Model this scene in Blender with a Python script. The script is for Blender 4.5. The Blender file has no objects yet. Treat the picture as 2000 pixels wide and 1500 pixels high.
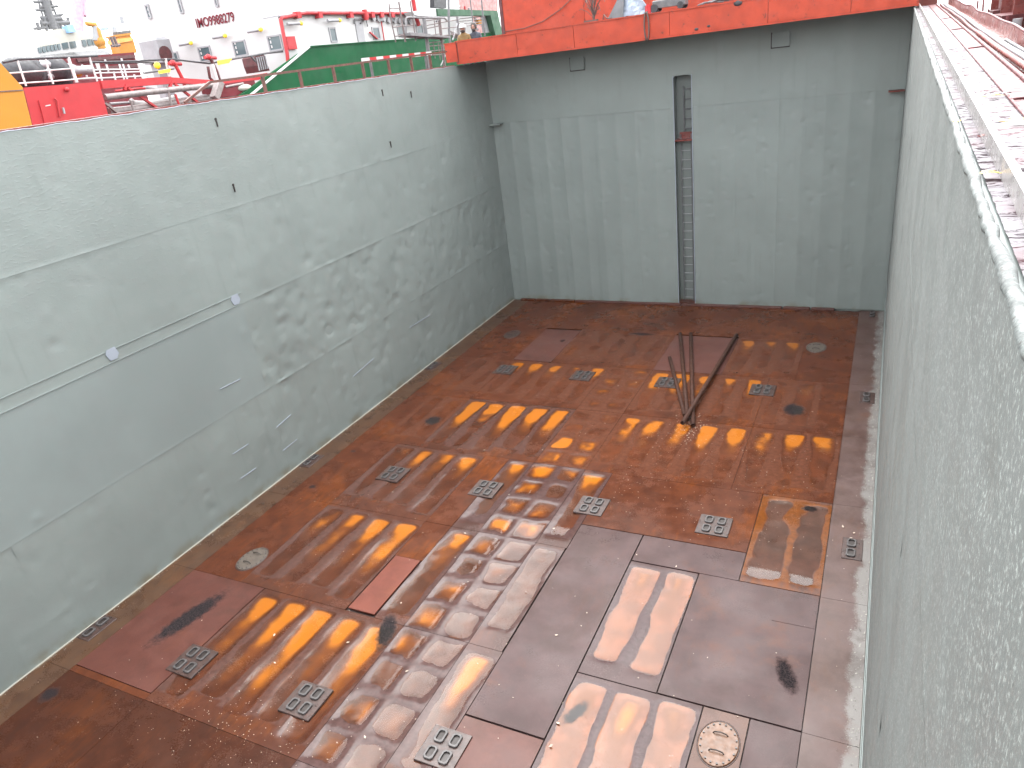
import bpy, math, random
import numpy as np
from mathutils import Vector, Matrix

random.seed(7)
SC = bpy.context.scene
COL = SC.collection
V = Vector

# ------------------------------------------------------------------ camera
CP = V((12.7345, -24.5305, 8.7999))
YAW, PIT, ROL, FPX = -0.4982, -0.4223, -0.1309, 1429.13
_f = V((math.sin(YAW) * math.cos(PIT), math.cos(YAW) * math.cos(PIT), math.sin(PIT)))
_r = V((math.cos(YAW), -math.sin(YAW), 0))
_u = _r.cross(_f)
RT = _r * math.cos(ROL) + _u * math.sin(ROL)
UP = -_r * math.sin(ROL) + _u * math.cos(ROL)
cam = bpy.data.cameras.new("camera")
cam.sensor_width = 36
cam.lens = FPX / 2000 * 36
cam.clip_start = 0.05
cam.clip_end = 3000
co = bpy.data.objects.new("camera", cam)
COL.objects.link(co)
m = Matrix((RT, UP, -_f)).transposed().to_4x4()
m.translation = CP
co.matrix_world = m
SC.camera = co

# ------------------------------------------------------------------ sky, sun, exposure (overcast)
SUN_EL, SUN_AZ = math.radians(62), math.radians(343)      # azimuth from +y towards +x
W = bpy.data.worlds.new("World")
SC.world = W
W.use_nodes = True
nt = W.node_tree
bg = nt.nodes["Background"]
sky = nt.nodes.new("ShaderNodeTexSky")
sky.sky_type = 'NISHITA'
sky.sun_disc = False
sky.sun_elevation = SUN_EL
sky.sun_rotation = SUN_AZ
sky.air_density = 1.0
sky.dust_density = 4.0
hs = nt.nodes.new("ShaderNodeHueSaturation")               # cloud veil: grey-white sky
hs.inputs["Saturation"].default_value = 0.22
nt.links.new(sky.outputs[0], hs.inputs["Color"])
ga = nt.nodes.new("ShaderNodeGamma")                       # cloud cover evens out the bright and dark parts of the sky
ga.inputs["Gamma"].default_value = 0.5
hs.inputs["Value"].default_value = 9.0
nt.links.new(hs.outputs[0], ga.inputs["Color"])
nt.links.new(ga.outputs[0], bg.inputs["Color"])
bg.inputs["Strength"].default_value = 0.15
sun = bpy.data.lights.new("sun", 'SUN')
sun.energy = 0.5
sun.angle = math.radians(130)
sun.color = (1.0, 0.97, 0.93)
so = bpy.data.objects.new("sun", sun)
COL.objects.link(so)
sd = V((math.sin(SUN_AZ) * math.cos(SUN_EL), math.cos(SUN_AZ) * math.cos(SUN_EL), math.sin(SUN_EL)))
so.rotation_euler = (-sd).to_track_quat('-Z', 'Y').to_euler()
so.location = (0, 0, 40)
SC.view_settings.view_transform = 'Standard'
SC.view_settings.look = 'None'
SC.view_settings.gamma = 1.0
SC.view_settings.exposure = 2.5
SC.render.engine = 'CYCLES'
SC.cycles.use_denoising = True
SC.cycles.max_bounces = 8
SC.cycles.transparent_max_bounces = 12
SC.cycles.sample_clamp_indirect = 8

# ------------------------------------------------------------------ tracing helpers: a pixel of the photograph to a point on a known plane
def ray(u, v): return _f + RT * ((u - 1000) / FPX) - UP * ((v - 750) / FPX)
def atz(u, v, z=0.0): d = ray(u, v); return CP + d * ((z - CP.z) / d.z)
def atx(u, v, x): d = ray(u, v); return CP + d * ((x - CP.x) / d.x)
def aty(u, v, y): d = ray(u, v); return CP + d * ((y - CP.y) / d.y)

# ------------------------------------------------------------------ numpy noise
def vnoise(x, y, seed):
    rng = np.random.RandomState(seed)
    T = rng.rand(256, 256)
    xi = np.floor(x).astype(int); yi = np.floor(y).astype(int)
    fx = x - xi; fy = y - yi
    fx = fx * fx * (3 - 2 * fx); fy = fy * fy * (3 - 2 * fy)
    a = T[xi % 256, yi % 256]; b = T[(xi + 1) % 256, yi % 256]
    c = T[xi % 256, (yi + 1) % 256]; d = T[(xi + 1) % 256, (yi + 1) % 256]
    return (a * (1 - fx) + b * fx) * (1 - fy) + (c * (1 - fx) + d * fx) * fy - 0.5
def fbm(x, y, seed, octs=4):
    s = 0; a = 1.0
    for o in range(octs):
        s = s + a * vnoise(x * 2 ** o, y * 2 ** o, seed + o); a *= .5
    return s
def sstep(a, b, x):
    t = np.clip((x - a) / (b - a), 0, 1); return t * t * (3 - 2 * t)

# ------------------------------------------------------------------ object helpers
ORG = {}
def tag(o, label=None, cat=None, group=None, kind=None):
    if label: o["label"] = label
    if cat: o["category"] = cat
    if group: o["group"] = group
    if kind: o["kind"] = kind
    return o
def empty(name, loc, label=None, cat=None, group=None):
    o = bpy.data.objects.new(name, None)
    o.empty_display_size = 0.2
    o.location = loc
    COL.objects.link(o)
    ORG[o] = V(loc)
    return tag(o, label, cat, group)
def link(name, me, parent=None, loc=None, mat=None):
    o = bpy.data.objects.new(name, me)
    COL.objects.link(o)
    loc = V(loc) if loc is not None else V((0, 0, 0))
    if parent is not None:
        o.parent = parent
        o.location = loc - ORG[parent]
    else:
        o.location = loc
    ORG[o] = loc
    if mat is not None and not me.materials: me.materials.append(mat)
    return o

class MB:
    def __init__(s): s.v = []; s.f = []; s.sm = []
    def add(s, vs, fs, smooth=False):
        n = len(s.v); s.v += [tuple(p) for p in vs]
        for f in fs: s.f.append(tuple(i + n for i in f)); s.sm.append(smooth)
        return s
    def box(s, a, b):
        x0, x1 = sorted((a[0], b[0])); y0, y1 = sorted((a[1], b[1])); z0, z1 = sorted((a[2], b[2]))
        return s.add([(x0, y0, z0), (x1, y0, z0), (x1, y1, z0), (x0, y1, z0), (x0, y0, z1), (x1, y0, z1), (x1, y1, z1), (x0, y1, z1)],
                     [(0, 3, 2, 1), (4, 5, 6, 7), (0, 1, 5, 4), (1, 2, 6, 5), (2, 3, 7, 6), (3, 0, 4, 7)])
    def cbox(s, a, b, c=0.01):
        """box with chamfered vertical and top edges"""
        x0, x1 = sorted((a[0], b[0])); y0, y1 = sorted((a[1], b[1])); z0, z1 = sorted((a[2], b[2]))
        def ring(i, z):
            return [(x0 + i + c, y0 + i, z), (x1 - i - c, y0 + i, z), (x1 - i, y0 + i + c, z), (x1 - i, y1 - i - c, z),
                    (x1 - i - c, y1 - i, z), (x0 + i + c, y1 - i, z), (x0 + i, y1 - i - c, z), (x0 + i, y0 + i + c, z)]
        return s.loft([ring(0, z0), ring(0, z1 - c), ring(c, z1)])
    def loft(s, rings, cap=True, smooth=False):
        k = len(rings[0]); vs = [p for r in rings for p in r]; fs = []
        for i in range(len(rings) - 1):
            for j in range(k):
                fs.append((i * k + j, i * k + (j + 1) % k, (i + 1) * k + (j + 1) % k, (i + 1) * k + j))
        s.add(vs, fs, smooth)
        if cap:
            s.add(rings[0], [tuple(reversed(range(k)))]); s.add(rings[-1], [tuple(range(k))])
        return s
    def tube(s, pts, r, n=8, smooth=True):
        pts = [V(p) for p in pts]; rings = []; ref = None
        for i, p in enumerate(pts):
            t = (pts[min(i + 1, len(pts) - 1)] - pts[max(i - 1, 0)]).normalized()
            if ref is None: ref = V((0, 0, 1)) if abs(t.z) < .9 else V((1, 0, 0))
            a = t.cross(ref).normalized(); b = t.cross(a).normalized()
            ref = -b if (-b).dot(ref) > 0 else b
            rr = r[i] if isinstance(r, (list, tuple)) else r
            rings.append([p + (a * math.cos(2 * math.pi * k / n) + b * math.sin(2 * math.pi * k / n)) * rr for k in range(n)])
        return s.loft(rings, True, smooth)
    def prism(s, poly, d):
        """closed polygon (list of points) extruded by vector d"""
        d = V(d); k = len(poly); p0 = [V(p) for p in poly]; p1 = [p + d for p in p0]
        s.add(p0 + p1, [(j, (j + 1) % k, k + (j + 1) % k, k + j) for j in range(k)])
        s.add(p0, [tuple(reversed(range(k)))]); s.add(p1, [tuple(range(k))])
        return s
    def bar(s, a, b, w, h=None, up=(0, 0, 1)):
        a, b = V(a), V(b); h = h or w; t = (b - a).normalized(); u = V(up)
        if abs(t.dot(u)) > .97: u = V((1, 0, 0))
        x = t.cross(u).normalized() * (w / 2); y = x.cross(t).normalized() * (h / 2)
        return s.loft([[p - x - y, p + x - y, p + x + y, p - x + y] for p in (a, b)])
    def ball(s, c, r, n=10, m=6):
        c = V(c); r = V(r) if not isinstance(r, (int, float)) else V((r, r, r)); rings = []
        for i in range(m + 1):
            t = math.pi * (i + .001) / (m + .002) - math.pi / 2
            rings.append([c + V((r.x * math.cos(t) * math.cos(2 * math.pi * k / n), r.y * math.cos(t) * math.sin(2 * math.pi * k / n), r.z * math.sin(t))) for k in range(n)])
        return s.loft(rings, True, True)
    def mesh(s, name, org=(0, 0, 0)):
        o = V(org); me = bpy.data.meshes.new(name)
        me.from_pydata([tuple(V(p) - o) for p in s.v], [], s.f)
        me.polygons.foreach_set("use_smooth", s.sm)
        import bmesh
        bm = bmesh.new(); bm.from_mesh(me)
        bmesh.ops.recalc_face_normals(bm, faces=bm.faces); bm.to_mesh(me); bm.free()
        return me
    def build(s, name, mat, parent=None, org=None):
        if parent is not None and org is None: org = ORG[parent]
        if org is None:
            xs = list(zip(*s.v)); org = ((min(xs[0]) + max(xs[0])) / 2, (min(xs[1]) + max(xs[1])) / 2, min(xs[2]))
        return link(name, s.mesh(name, org), parent, org, mat)

def grid_obj(name, P, mat, parent=None, attrs=None, skirt=None):
    """P: (n,m,3) array -> smooth heightfield mesh, optional float point attributes, optional skirt offset vector"""
    n, mm, _ = P.shape
    me = bpy.data.meshes.new(name)
    verts = P.reshape(-1, 3)
    idx = np.arange(n * mm).reshape(n, mm)
    q = np.stack([idx[:-1, :-1], idx[1:, :-1], idx[1:, 1:], idx[:-1, 1:]], -1).reshape(-1, 4)
    sm = np.ones(len(q), bool)
    if skirt is not None:
        b = np.concatenate([idx[:-1, 0], idx[-1, :-1], idx[:0:-1, -1], idx[0, :0:-1]])
        k = len(b); base = len(verts)
        verts = np.concatenate([verts, verts[b], verts[b] + np.array(skirt)])
        j = np.arange(k); j2 = (j + 1) % k
        q2 = np.stack([base + j, base + k + j, base + k + j2, base + j2], -1)
        q = np.concatenate([q, q2]); sm = np.concatenate([sm, np.zeros(k, bool)])
        if attrs: attrs = {a: np.concatenate([d.reshape(-1), d.reshape(-1)[b], d.reshape(-1)[b]]) for a, d in attrs.items()}
    me.vertices.add(len(verts)); me.vertices.foreach_set("co", verts.astype(np.float32).ravel())
    me.loops.add(len(q) * 4); me.loops.foreach_set("vertex_index", q.astype(np.int32).ravel())
    me.polygons.add(len(q)); me.polygons.foreach_set("loop_start", np.arange(0, len(q) * 4, 4, dtype=np.int32))
    me.polygons.foreach_set("use_smooth", sm)
    if attrs:
        for a, d in attrs.items():
            at = me.attributes.new(a, 'FLOAT', 'POINT'); at.data.foreach_set("value", d.astype(np.float32).ravel())
    me.update(calc_edges=True); me.validate()
    me.materials.append(mat)
    o = bpy.data.objects.new(name, me); COL.objects.link(o)
    if parent is not None:
        o.parent = parent; o.location = -ORG[parent]
    ORG[o] = V((0, 0, 0))
    return o

# ------------------------------------------------------------------ materials
class NT:
    def __init__(s, name):
        s.m = bpy.data.materials.new(name); s.m.use_nodes = True
        s.t = s.m.node_tree; s.b = s.t.nodes["Principled BSDF"]; s.out = s.t.nodes["Material Output"]
        g = s.t.nodes.new("ShaderNodeNewGeometry"); s.P = g.outputs["Position"]
    def n(s, t, **k):
        x = s.t.nodes.new(t)
        for a, b in k.items(): setattr(x, a, b)
        return x
    def l(s, a, b): s.t.links.new(a, b)
    def noise(s, scale, detail=5, rough=.55, dist=0, stretch=None, vec=None):
        x = s.n("ShaderNodeTexNoise")
        x.inputs["Scale"].default_value = scale; x.inputs["Detail"].default_value = detail
        x.inputs["Roughness"].default_value = rough; x.inputs["Distortion"].default_value = dist
        v = vec or s.P
        if stretch:
            mp = s.n("ShaderNodeMapping"); mp.inputs["Scale"].default_value = stretch; s.l(v, mp.inputs[0]); v = mp.outputs[0]
        s.l(v, x.inputs["Vector"]); return x.outputs["Fac"]
    def ramp(s, fac, a, b, va=0., vb=1.):
        x = s.n("ShaderNodeMapRange", interpolation_type='SMOOTHSTEP')
        for i, v in enumerate((a, b, va, vb)): x.inputs[i + 1].default_value = v
        s.l(fac, x.inputs[0]); return x.outputs[0]
    def mix(s, fac, a, b):
        x = s.n("ShaderNodeMix", data_type='RGBA')
        for i, v in ((0, fac), (6, a), (7, b)):
            if isinstance(v, (tuple, list)): x.inputs[i].default_value = (*v, 1)
            elif isinstance(v, (int, float)): x.inputs[i].default_value = v
            else: s.l(v, x.inputs[i])
        return x.outputs[2]
    def math(s, op, a, b=None):
        x = s.n("ShaderNodeMath", operation=op)
        for i, v in ((0, a), (1, b)):
            if v is None: continue
            if isinstance(v, (int, float)): x.inputs[i].default_value = v
            else: s.l(v, x.inputs[i])
        return x.outputs[0]
    def attr(s, name):
        x = s.n("ShaderNodeAttribute"); x.attribute_name = name; return x.outputs["Fac"]
    def sep(s):
        x = s.n("ShaderNodeSeparateXYZ"); s.l(s.P, x.inputs[0]); return x.outputs
    def bump(s, h, strength, dist=.01, prev=None):
        x = s.n("ShaderNodeBump"); x.inputs["Strength"].default_value = strength; x.inputs["Distance"].default_value = dist
        s.l(h, x.inputs["Height"])
        if prev is not None: s.l(prev, x.inputs["Normal"])
        return x.outputs[0]
    def fin(s, col, rough, normal=None, spec=.5, metal=0):
        for k, v in (("Base Color", col), ("Roughness", rough), ("Normal", normal)):
            if v is None: continue
            if isinstance(v, (tuple, list)): s.b.inputs[k].default_value = (*v, 1)
            elif isinstance(v, (int, float)): s.b.inputs[k].default_value = v
            else: s.l(v, s.b.inputs[k])
        s.b.inputs["Specular IOR Level"].default_value = spec
        s.b.inputs["Metallic"].default_value = metal
        return s.m

def paint(name, c, rough=.45, var=.18, scale=2.5, bump=.15, rust=0, rustc=(.12, .04, .02), spec=.5, bscale=60):
    s = NT(name)
    n = s.noise(scale, 6); k = s.ramp(n, .3, .7)
    col = s.mix(k, tuple(x * (1 - var) for x in c), tuple(min(1, x * (1 + var)) for x in c))
    if rust:
        r = s.ramp(s.noise(scale * 2.3, 8, .65), .62 - .12 * rust, .72 - .1 * rust)
        col = s.mix(r, col, rustc)
    rg = s.ramp(s.noise(scale * 1.7, 4), .3, .7, rough * .75, min(1, rough * 1.25))
    nm = s.bump(s.noise(bscale, 4), bump, .004) if bump else None
    return s.fin(col, rg, nm, spec)

def floor_mat(name, c_dark, c_mid, c_rust, rust_amt, mauve=0., r0=.16, r1=.42, speck=.5, edge=None, ridge=(.105, .075, .075), shallow=(.052, .0205, .0115), spec=.5):
    s = NT(name)
    big = s.noise(.55, 7, .6, .4); med = s.noise(3.2, 7, .62, .3); fine = s.noise(38, 5, .6)
    strk = s.noise(5, 5, .6, 0, (2.2, .5, 1))
    col = s.mix(s.ramp(med, .32, .68), c_dark, c_mid)
    ru = s.math('ADD', s.math('MULTIPLY', big, .65), s.math('MULTIPLY', strk, .35))
    col = s.mix(s.math('MULTIPLY', s.ramp(ru, .56 - .14 * rust_amt, .68 - .1 * rust_amt), min(1, .35 + .6 * rust_amt)), col, c_rust)
    if mauve: col = s.mix(s.ramp(s.noise(1.3, 6), .35, .65, 0, mauve), col, (.105, .068, .066))
    # scale marks, small dark and pale specks
    col = s.mix(s.ramp(s.noise(55, 3, .5), .68, .74, 0, speck), col, (.035, .018, .015))
    col = s.mix(s.ramp(s.noise(90, 2, .5), .735, .77, 0, speck * .8), col, (.35, .24, .17))
    if edge is not None:                                  # pale dried dirt piled along the foot of the wall
        x = s.sep()[0]
        e = s.ramp(x, edge[0], edge[1])
        dn = s.math('ADD', s.math('MULTIPLY', s.noise(2.2, 6), .9), s.math('MULTIPLY', s.noise(45, 4, .7), .55))
        d = s.ramp(s.math('ADD', s.math('MULTIPLY', e, .75), s.math('MULTIPLY', dn, .8)), .98, 1.16)
        col = s.mix(s.math('MULTIPLY', d, .7), col, edge[2])
    stn = s.math('ADD', s.math('MULTIPLY', s.noise(.45, 6, .65, .8), .6), s.math('MULTIPLY', s.noise(1.9, 7, .65, .4), .4))
    col = s.mix(s.ramp(stn, .50, .64, 0, .55), col, (.030, .0125, .0080))
    col = s.mix(s.ramp(stn, .46, .34, 0, .35), col, (.115, .036, .012))
    # rust silt settled under standing water, bare damp ridges with sky sheen mixed into their mauve tint
    dep = s.attr("depth"); cell = s.attr("cell")
    dj = s.math('ADD', dep, s.math('MULTIPLY', s.math('SUBTRACT', s.noise(6, 7, .62), .5), .0045))
    rf = s.math('MULTIPLY', cell, s.ramp(s.math('ADD', dj, s.math('MULTIPLY', s.math('SUBTRACT', s.noise(2.2, 6, .6), .5), .008)), .0008, -.0026))
    col = s.mix(s.math('MULTIPLY', rf, .9), col, s.mix(s.ramp(s.noise(11, 6, .6), .3, .7), tuple(x * .75 for x in ridge), tuple(x * 1.2 for x in ridge)))
    wf = s.math('MULTIPLY', cell, s.ramp(dj, -.0008, .0028))
    col = s.mix(s.math('MULTIPLY', wf, .88), col, s.mix(s.ramp(s.noise(2.5, 5), .35, .65), tuple(x * .8 for x in shallow), tuple(x * 1.3 for x in shallow)))
    de = s.math('MULTIPLY', s.math('ADD', dj, s.math('MULTIPLY', s.math('SUBTRACT', s.noise(1.7, 4, .5), .5), .009)), s.attr("silt"))
    silt = s.mix(s.ramp(de, .0105, .0175), (.135, .042, .009), (.34, .118, .011))
    col = s.mix(s.ramp(de, .0052, .0125), col, silt)
    # soot patches and scorch marks left on the plates
    soot = s.attr("soot")
    so_ = s.ramp(s.math('ADD', soot, s.math('MULTIPLY', s.math('SUBTRACT', s.noise(9, 8, .7), .5), .9)), .38, .78)
    col = s.mix(so_, col, s.mix(s.ramp(s.noise(45, 4, .7), .45, .6), (.009, .008, .009), (.035, .026, .026)))
    wet = s.noise(.8, 5, .6)
    rg = s.ramp(s.math('ADD', s.math('MULTIPLY', wet, .75), s.math('MULTIPLY', fine, .25)), .36, .62, r0, r1)
    nm = s.bump(fine, .12, .003)
    nm = s.bump(s.noise(5, 5), .16, .012, nm)
    rg = s.math('ADD', s.math('SUBTRACT', rg, s.math('MULTIPLY', rf, .08)), s.math('MULTIPLY', so_, .4))
    s.fin(col, rg, nm, spec)
    s.l(s.math('MULTIPLY', s.math('SUBTRACT', 1., s.math('MULTIPLY', so_, .85)), spec), s.b.inputs['Specular IOR Level'])
    return s.m

WALLC = (.186, .214, .202)
def wall_mat(name, c=WALLC, scaly=.3, stain=.3, rough=.38, speckle=0, bstr=.25, axis=1):
    s = NT(name)
    n1 = s.noise(.35, 5); n2 = s.noise(2.6, 7, .6)
    col = s.mix(s.ramp(n1, .35, .65), tuple(x * .93 for x in c), tuple(x * 1.05 for x in c))
    col = s.mix(s.ramp(n2, .4, .75, 0, .35), col, (c[0] * .98, c[1] * .91, c[2] * .93))
    # vertical runs
    runs = s.noise(3.2, 6, .6, 0, (1.6, 1.6, .13))
    col = s.mix(s.ramp(runs, .55, .75, 0, stain), col, tuple(x * .78 for x in c))
    z = s.sep()[2]
    foot = s.ramp(z, .0, .28, 1, 0)
    ft = s.math('MULTIPLY', foot, s.ramp(s.noise(1.3, 6, .6), .42, .66, 0, .75))
    col = s.mix(ft, col, (.12, .095, .05))
    if speckle:
        col = s.mix(s.ramp(s.noise(75, 5, .78, 0, (1, 1, .6)), .52, .66, 0, speckle), col, (.30, .33, .31))
        col = s.mix(s.ramp(s.noise(62, 5, .78, 0, (1, 1, .6)), .57, .69, 0, speckle), col, (.075, .088, .082))
    rg = s.ramp(s.noise(1.8, 5), .3, .7, rough * .8, rough * 1.25)
    h = s.noise(22 if not speckle else 80, 5, .65, 0, (1, 1, 2.2) if not speckle else (1, 1, .5))
    h2 = s.ramp(s.noise(9, 5, .6, 0, (1, 1, 2.6)), .5, .68)
    top = s.ramp(z, 5.0, 7.6, .25, 1)
    nm = s.bump(h, bstr, .006)
    nm = s.bump(s.math('MULTIPLY', h2, top), scaly, .012, nm)
    return s.fin(col, rg, nm, .4)

M = {}
M['floor_brown'] = floor_mat('floor_brown', (.052, .0155, .0072), (.080, .0245, .0110), (.130, .0350, .0066), .5, 0, .15, .38, ridge=(.080, .0290, .0160), shallow=(.088, .0270, .0115), spec=.10)
M['floor_mid'] = floor_mat('floor_mid', (.042, .0160, .0108), (.060, .0245, .0180), (.090, .027, .008), .45, .15, .15, .32, ridge=(.058, .0320, .0290), shallow=(.070, .0255, .0130), spec=.24)
M['floor_mauve'] = floor_mat('floor_mauve', (.038, .0195, .0185), (.053, .0280, .0270), (.060, .023, .015), .30, .3, .24, .44, .7, ridge=(.055, .034, .034), shallow=(.185, .066, .028), spec=.19)
M['floor_near'] = floor_mat('floor_near', (.030, .0096, .0050), (.044, .0142, .0072), (.074, .0200, .0046), .42, 0, .16, .38, spec=.15)
M['floor_silt'] = floor_mat('floor_silt', (.066, .029, .018), (.088, .040, .025), (.10, .040, .016), .4, .2, .2, .34, .6, spec=.22)
M['floor_strip'] = floor_mat('floor_strip', (.045, .0140, .0072), (.067, .0215, .0108), (.115, .0310, .0064), .45, 0, .12, .32, ridge=(.064, .0300, .0230), shallow=(.066, .0210, .0098), spec=.30)
M['floor_red'] = floor_mat('floor_red', (.062, .0190, .0130), (.080, .0260, .0180), (.058, .018, .009), .2, 0, .34, .55, .3, spec=.3)
M['floor_bright_red'] = floor_mat('floor_bright_red', (.098, .0270, .0170), (.125, .0360, .0230), (.085, .022, .010), .15, 0, .4, .6, .2, spec=.2)
M['floor_pink'] = floor_mat('floor_pink', (.070, .0250, .0185), (.090, .0345, .0260), (.075, .024, .012), .25, .1, .28, .5, .3, spec=.25)
M['floor_rusty'] = floor_mat('floor_rusty', (.050, .022, .015), (.068, .032, .023), (.13, .036, .005), .9, .1, .2, .42, .5, ridge=(.115, .035, .006), shallow=(.066, .034, .026), spec=.18)
M['floor_right'] = floor_mat('floor_right', (.055, .030, .024), (.078, .047, .039), (.070, .030, .014), .45, .35, .28, .5, .8, (12.45, 13.12, (.18, .18, .17)), spec=.3)
M['floor_left'] = floor_mat('floor_left', (.045, .0215, .0120), (.070, .036, .019), (.090, .036, .011), .5, 0, .2, .45, .5, (.22, -.10, (.16, .13, .085)), spec=.35)
M['subfloor'] = paint('subfloor', (.028, .014, .011), .6)
M['wall_left'] = wall_mat('wall_left', WALLC, .22, .4, .40, 0, .14)
M['wall_smooth'] = wall_mat('wall_smooth', tuple(x * 1.18 for x in (.153, .178, .171)), .05, .15, .42, 0, .08)
M['wall_back'] = wall_mat('wall_back', tuple(x * 1.03 for x in WALLC), .08, .45, .45, 0, .12)
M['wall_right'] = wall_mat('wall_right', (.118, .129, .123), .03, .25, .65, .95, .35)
M['wall_recess_shade'] = wall_mat('wall_recess_shade', tuple(x * .76 for x in WALLC), .05, .4, .5, 0, .1)  # wall paint darkened, putting the shade of the ladder recess into its colour
M['orange'] = paint('orange_paint', (.31, .0370, .0150), .48, .14, 3, .45, .25, (.11, .022, .013), .28, 18)
M['orange_dark'] = paint('orange_under', (0.1240, 0.0217, 0.0136), .6)
M['red'] = paint('red_paint', (.36, .022, .026), .5, .08, 2, .1, spec=.3)
M['redox'] = paint('red_oxide', (0.1457, 0.0322, 0.0260), .3, .2, 4, .2, .3, (0.0620, 0.0248, 0.0186))
M['redwet'] = paint('wet_red_deck', (.10, .026, .028), .45, .3, 9, .6, .4, (.04, .016, .018), .22, 40)
M['rustbar'] = paint('rusty_rail', (0.0930, 0.0341, 0.0236), .55, .3, 8, .3, .6, (0.0558, 0.0248, 0.0186))
M['green'] = paint('green_paint', (.0022, .062, .020), .6, .12, .8, .05, spec=.10)
M['green_pale'] = paint('green_pale', (.02, .075, .035), .5, .12, 2, .05, spec=.2)
M['white'] = paint('white_paint', (.46, .46, .455), .5, .03, 1, .03)
M['white_grey'] = paint('white_grey', (.26, .26, .27), .5, .1, 2, .05)
M['yellow'] = paint('yellow_paint', (.42, .17, .014), .5, .05, 1, .05, spec=.3)
M['yellow2'] = paint('bright_yellow', (.85, .62, .03), .45, .05, 1, .02)
M['glass'] = NT('window_glass').fin((.06, .09, .10), .08, None, .6)
M['black'] = paint('black_stuff', (.018, .018, .022), .5, .4, 9, .2)
M['darkred'] = paint('dark_red', (0.0682, 0.0112, 0.0124), .5, .3, 5, .1)
M['pipe'] = paint('grey_pipe', (0.1860, 0.1550, 0.1488), .35, .2, 5, .1, .4, (0.0930, 0.0558, 0.0434))
M['steel'] = paint('grey_steel', (0.0868, 0.0868, 0.0899), .45, .25, 8, .1)
M['bridgegrey'] = paint('gangway_grey', (0.1054, 0.1023, 0.1054), .5, .2, 6, .1)
M['scaff'] = paint('scaffold_rust', (0.0992, 0.0713, 0.0682), .5, .3, 8, .1)
M['socket'] = paint('socket_steel', (.060, .054, .053), .38, .25, 14, .3)
M['pad'] = paint('pad_steel', (.042, .024, .020), .35, .3, 9, .3, .5, (0.0620, 0.0217, 0.0124))
M['hole'] = paint('socket_hole', (.018, .012, .010), .5)
M['bars'] = paint('rusty_bar', (.046, .0190, .0120), .7, .3, 14, .3, .5, (.055, .020, .010), .2)
M['cover_silt'] = paint('silted_cover', (.115, .052, .024), .4, .2, 9, .3)
M['cover'] = paint('manhole_cover', (0.0806, 0.0651, 0.0527), .35, .2, 10, .3, .3, (0.0744, 0.0372, 0.0186))
M['wire'] = paint('rusty_wire', (.07, .045, .038), .6)
M['tarp'] = paint('blue_tarp', (.20, .235, .29), .6, .3, 5, .3)
M['tarp_dark'] = paint('dark_tarp', (.06, .06, .065), .6)
M['leaf_y'] = paint('yellow_leaf', (.62, .38, .03), .5, .25, 60, .1)
M['leaf_r'] = paint('brown_leaf', (.30, .05, .04), .5, .25, 60, .1)
M['leaf_d'] = paint('dark_leaf', (.03, .03, .06), .5)
M['rim'] = paint('wet_rim', (.125, .137, .133), .55, .3, 26, 1.0, .35, (.06, .052, .045), .22, 60)
def gutter_mat():
    s = NT('gutter_deck')
    n = s.noise(10, 8, .72, 1.6, (.75, 1.7, 1)); k = s.ramp(n, .51, .58)
    col = s.mix(k, (.19, .178, .19), (.018, .010, .014))
    col = s.mix(s.ramp(s.noise(3, 5), .45, .7, 0, .5), col, (.10, .036, .042))
    nm = s.bump(n, -.8, .02)
    return s.fin(col, s.ramp(n, .45, .6, .45, .85), nm, .14)
M['gutter'] = gutter_mat()
M['flatbar'] = paint('flat_bar', (0.2232, 0.2108, 0.2046), .3, .2, 12, .3, .3, (0.1364, 0.0992, 0.0806))
M['flake'] = paint('paint_flake', (0.3844, 0.3100, 0.2480), .5, .3, 30, 0)
M['patch'] = paint('pale_patch', (.25, .28, .32), .5, .05)
M['imo'] = paint('imo_letters', (.15, .014, .024), .6, .05, 1, 0, spec=.1)
M['skin'] = paint('skin', (.27, .14, .10), .5, .08)
M['jacket_y'] = paint('mustard_jacket', (.15, .085, .022), .7, .2, 12)
M['jacket_d'] = paint('dark_jacket', (.035, .04, .055), .7, .2, 12)
M['trouser'] = paint('dark_trousers', (.03, .03, .04), .7)
M['hair'] = paint('dark_hair', (.025, .017, .014), .6)
M['helmet'] = paint('white_helmet', (.55, .55, .55), .4, .02)
M['sea'] = paint('harbour_water', (.03, .05, .05), .1, .3, .5, .6)
M['tugblue'] = paint('pale_blue', (.20, .36, .60), .4)
M['pink'] = paint('pink_mast', (.60, .24, .32), .45)
M['hullred'] = paint('far_red_hull', (.13, .022, .027), .8, .12, 1, .1, spec=.15)
M['cream'] = paint('cream', (0.3844, 0.3720, 0.3224), .45, .05)
def water_mat():
    s = NT('puddle_water')
    s.t.nodes.remove(s.b)
    g = s.n("ShaderNodeBsdfGlossy"); g.inputs["Roughness"].default_value = .02
    tr = s.n("ShaderNodeBsdfTransparent"); tr.inputs["Color"].default_value = (.97, .95, .92, 1)
    fr = s.n("ShaderNodeFresnel"); fr.inputs["IOR"].default_value = 1.36
    mx = s.n("ShaderNodeMixShader")
    nm = s.bump(s.noise(9, 3, .5), .05, .004)
    s.l(nm, g.inputs["Normal"]); s.l(nm, fr.inputs["Normal"])
    s.l(fr.outputs[0], mx.inputs[0]); s.l(tr.outputs[0], mx.inputs[1]); s.l(g.outputs[0], mx.inputs[2])
    s.l(mx.outputs[0], s.out.inputs["Surface"])
    return s.m
M['water'] = water_mat()

# ------------------------------------------------------------------ hold: main dimensions
HW, HH = 13.02, 8.62           # width, coaming height
YB, YN = 0.0, -36.0            # far and near end
FR = 2.815                     # frame spacing
LS = 0.645                     # longitudinal spacing
XC = 6.475
def LX(k): return XC + LS * k  # longitudinal lines, k = -9..9
def zr(y): return 8.665 + 0.0233 * max(y, -26)    # top of the right coaming

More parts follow.
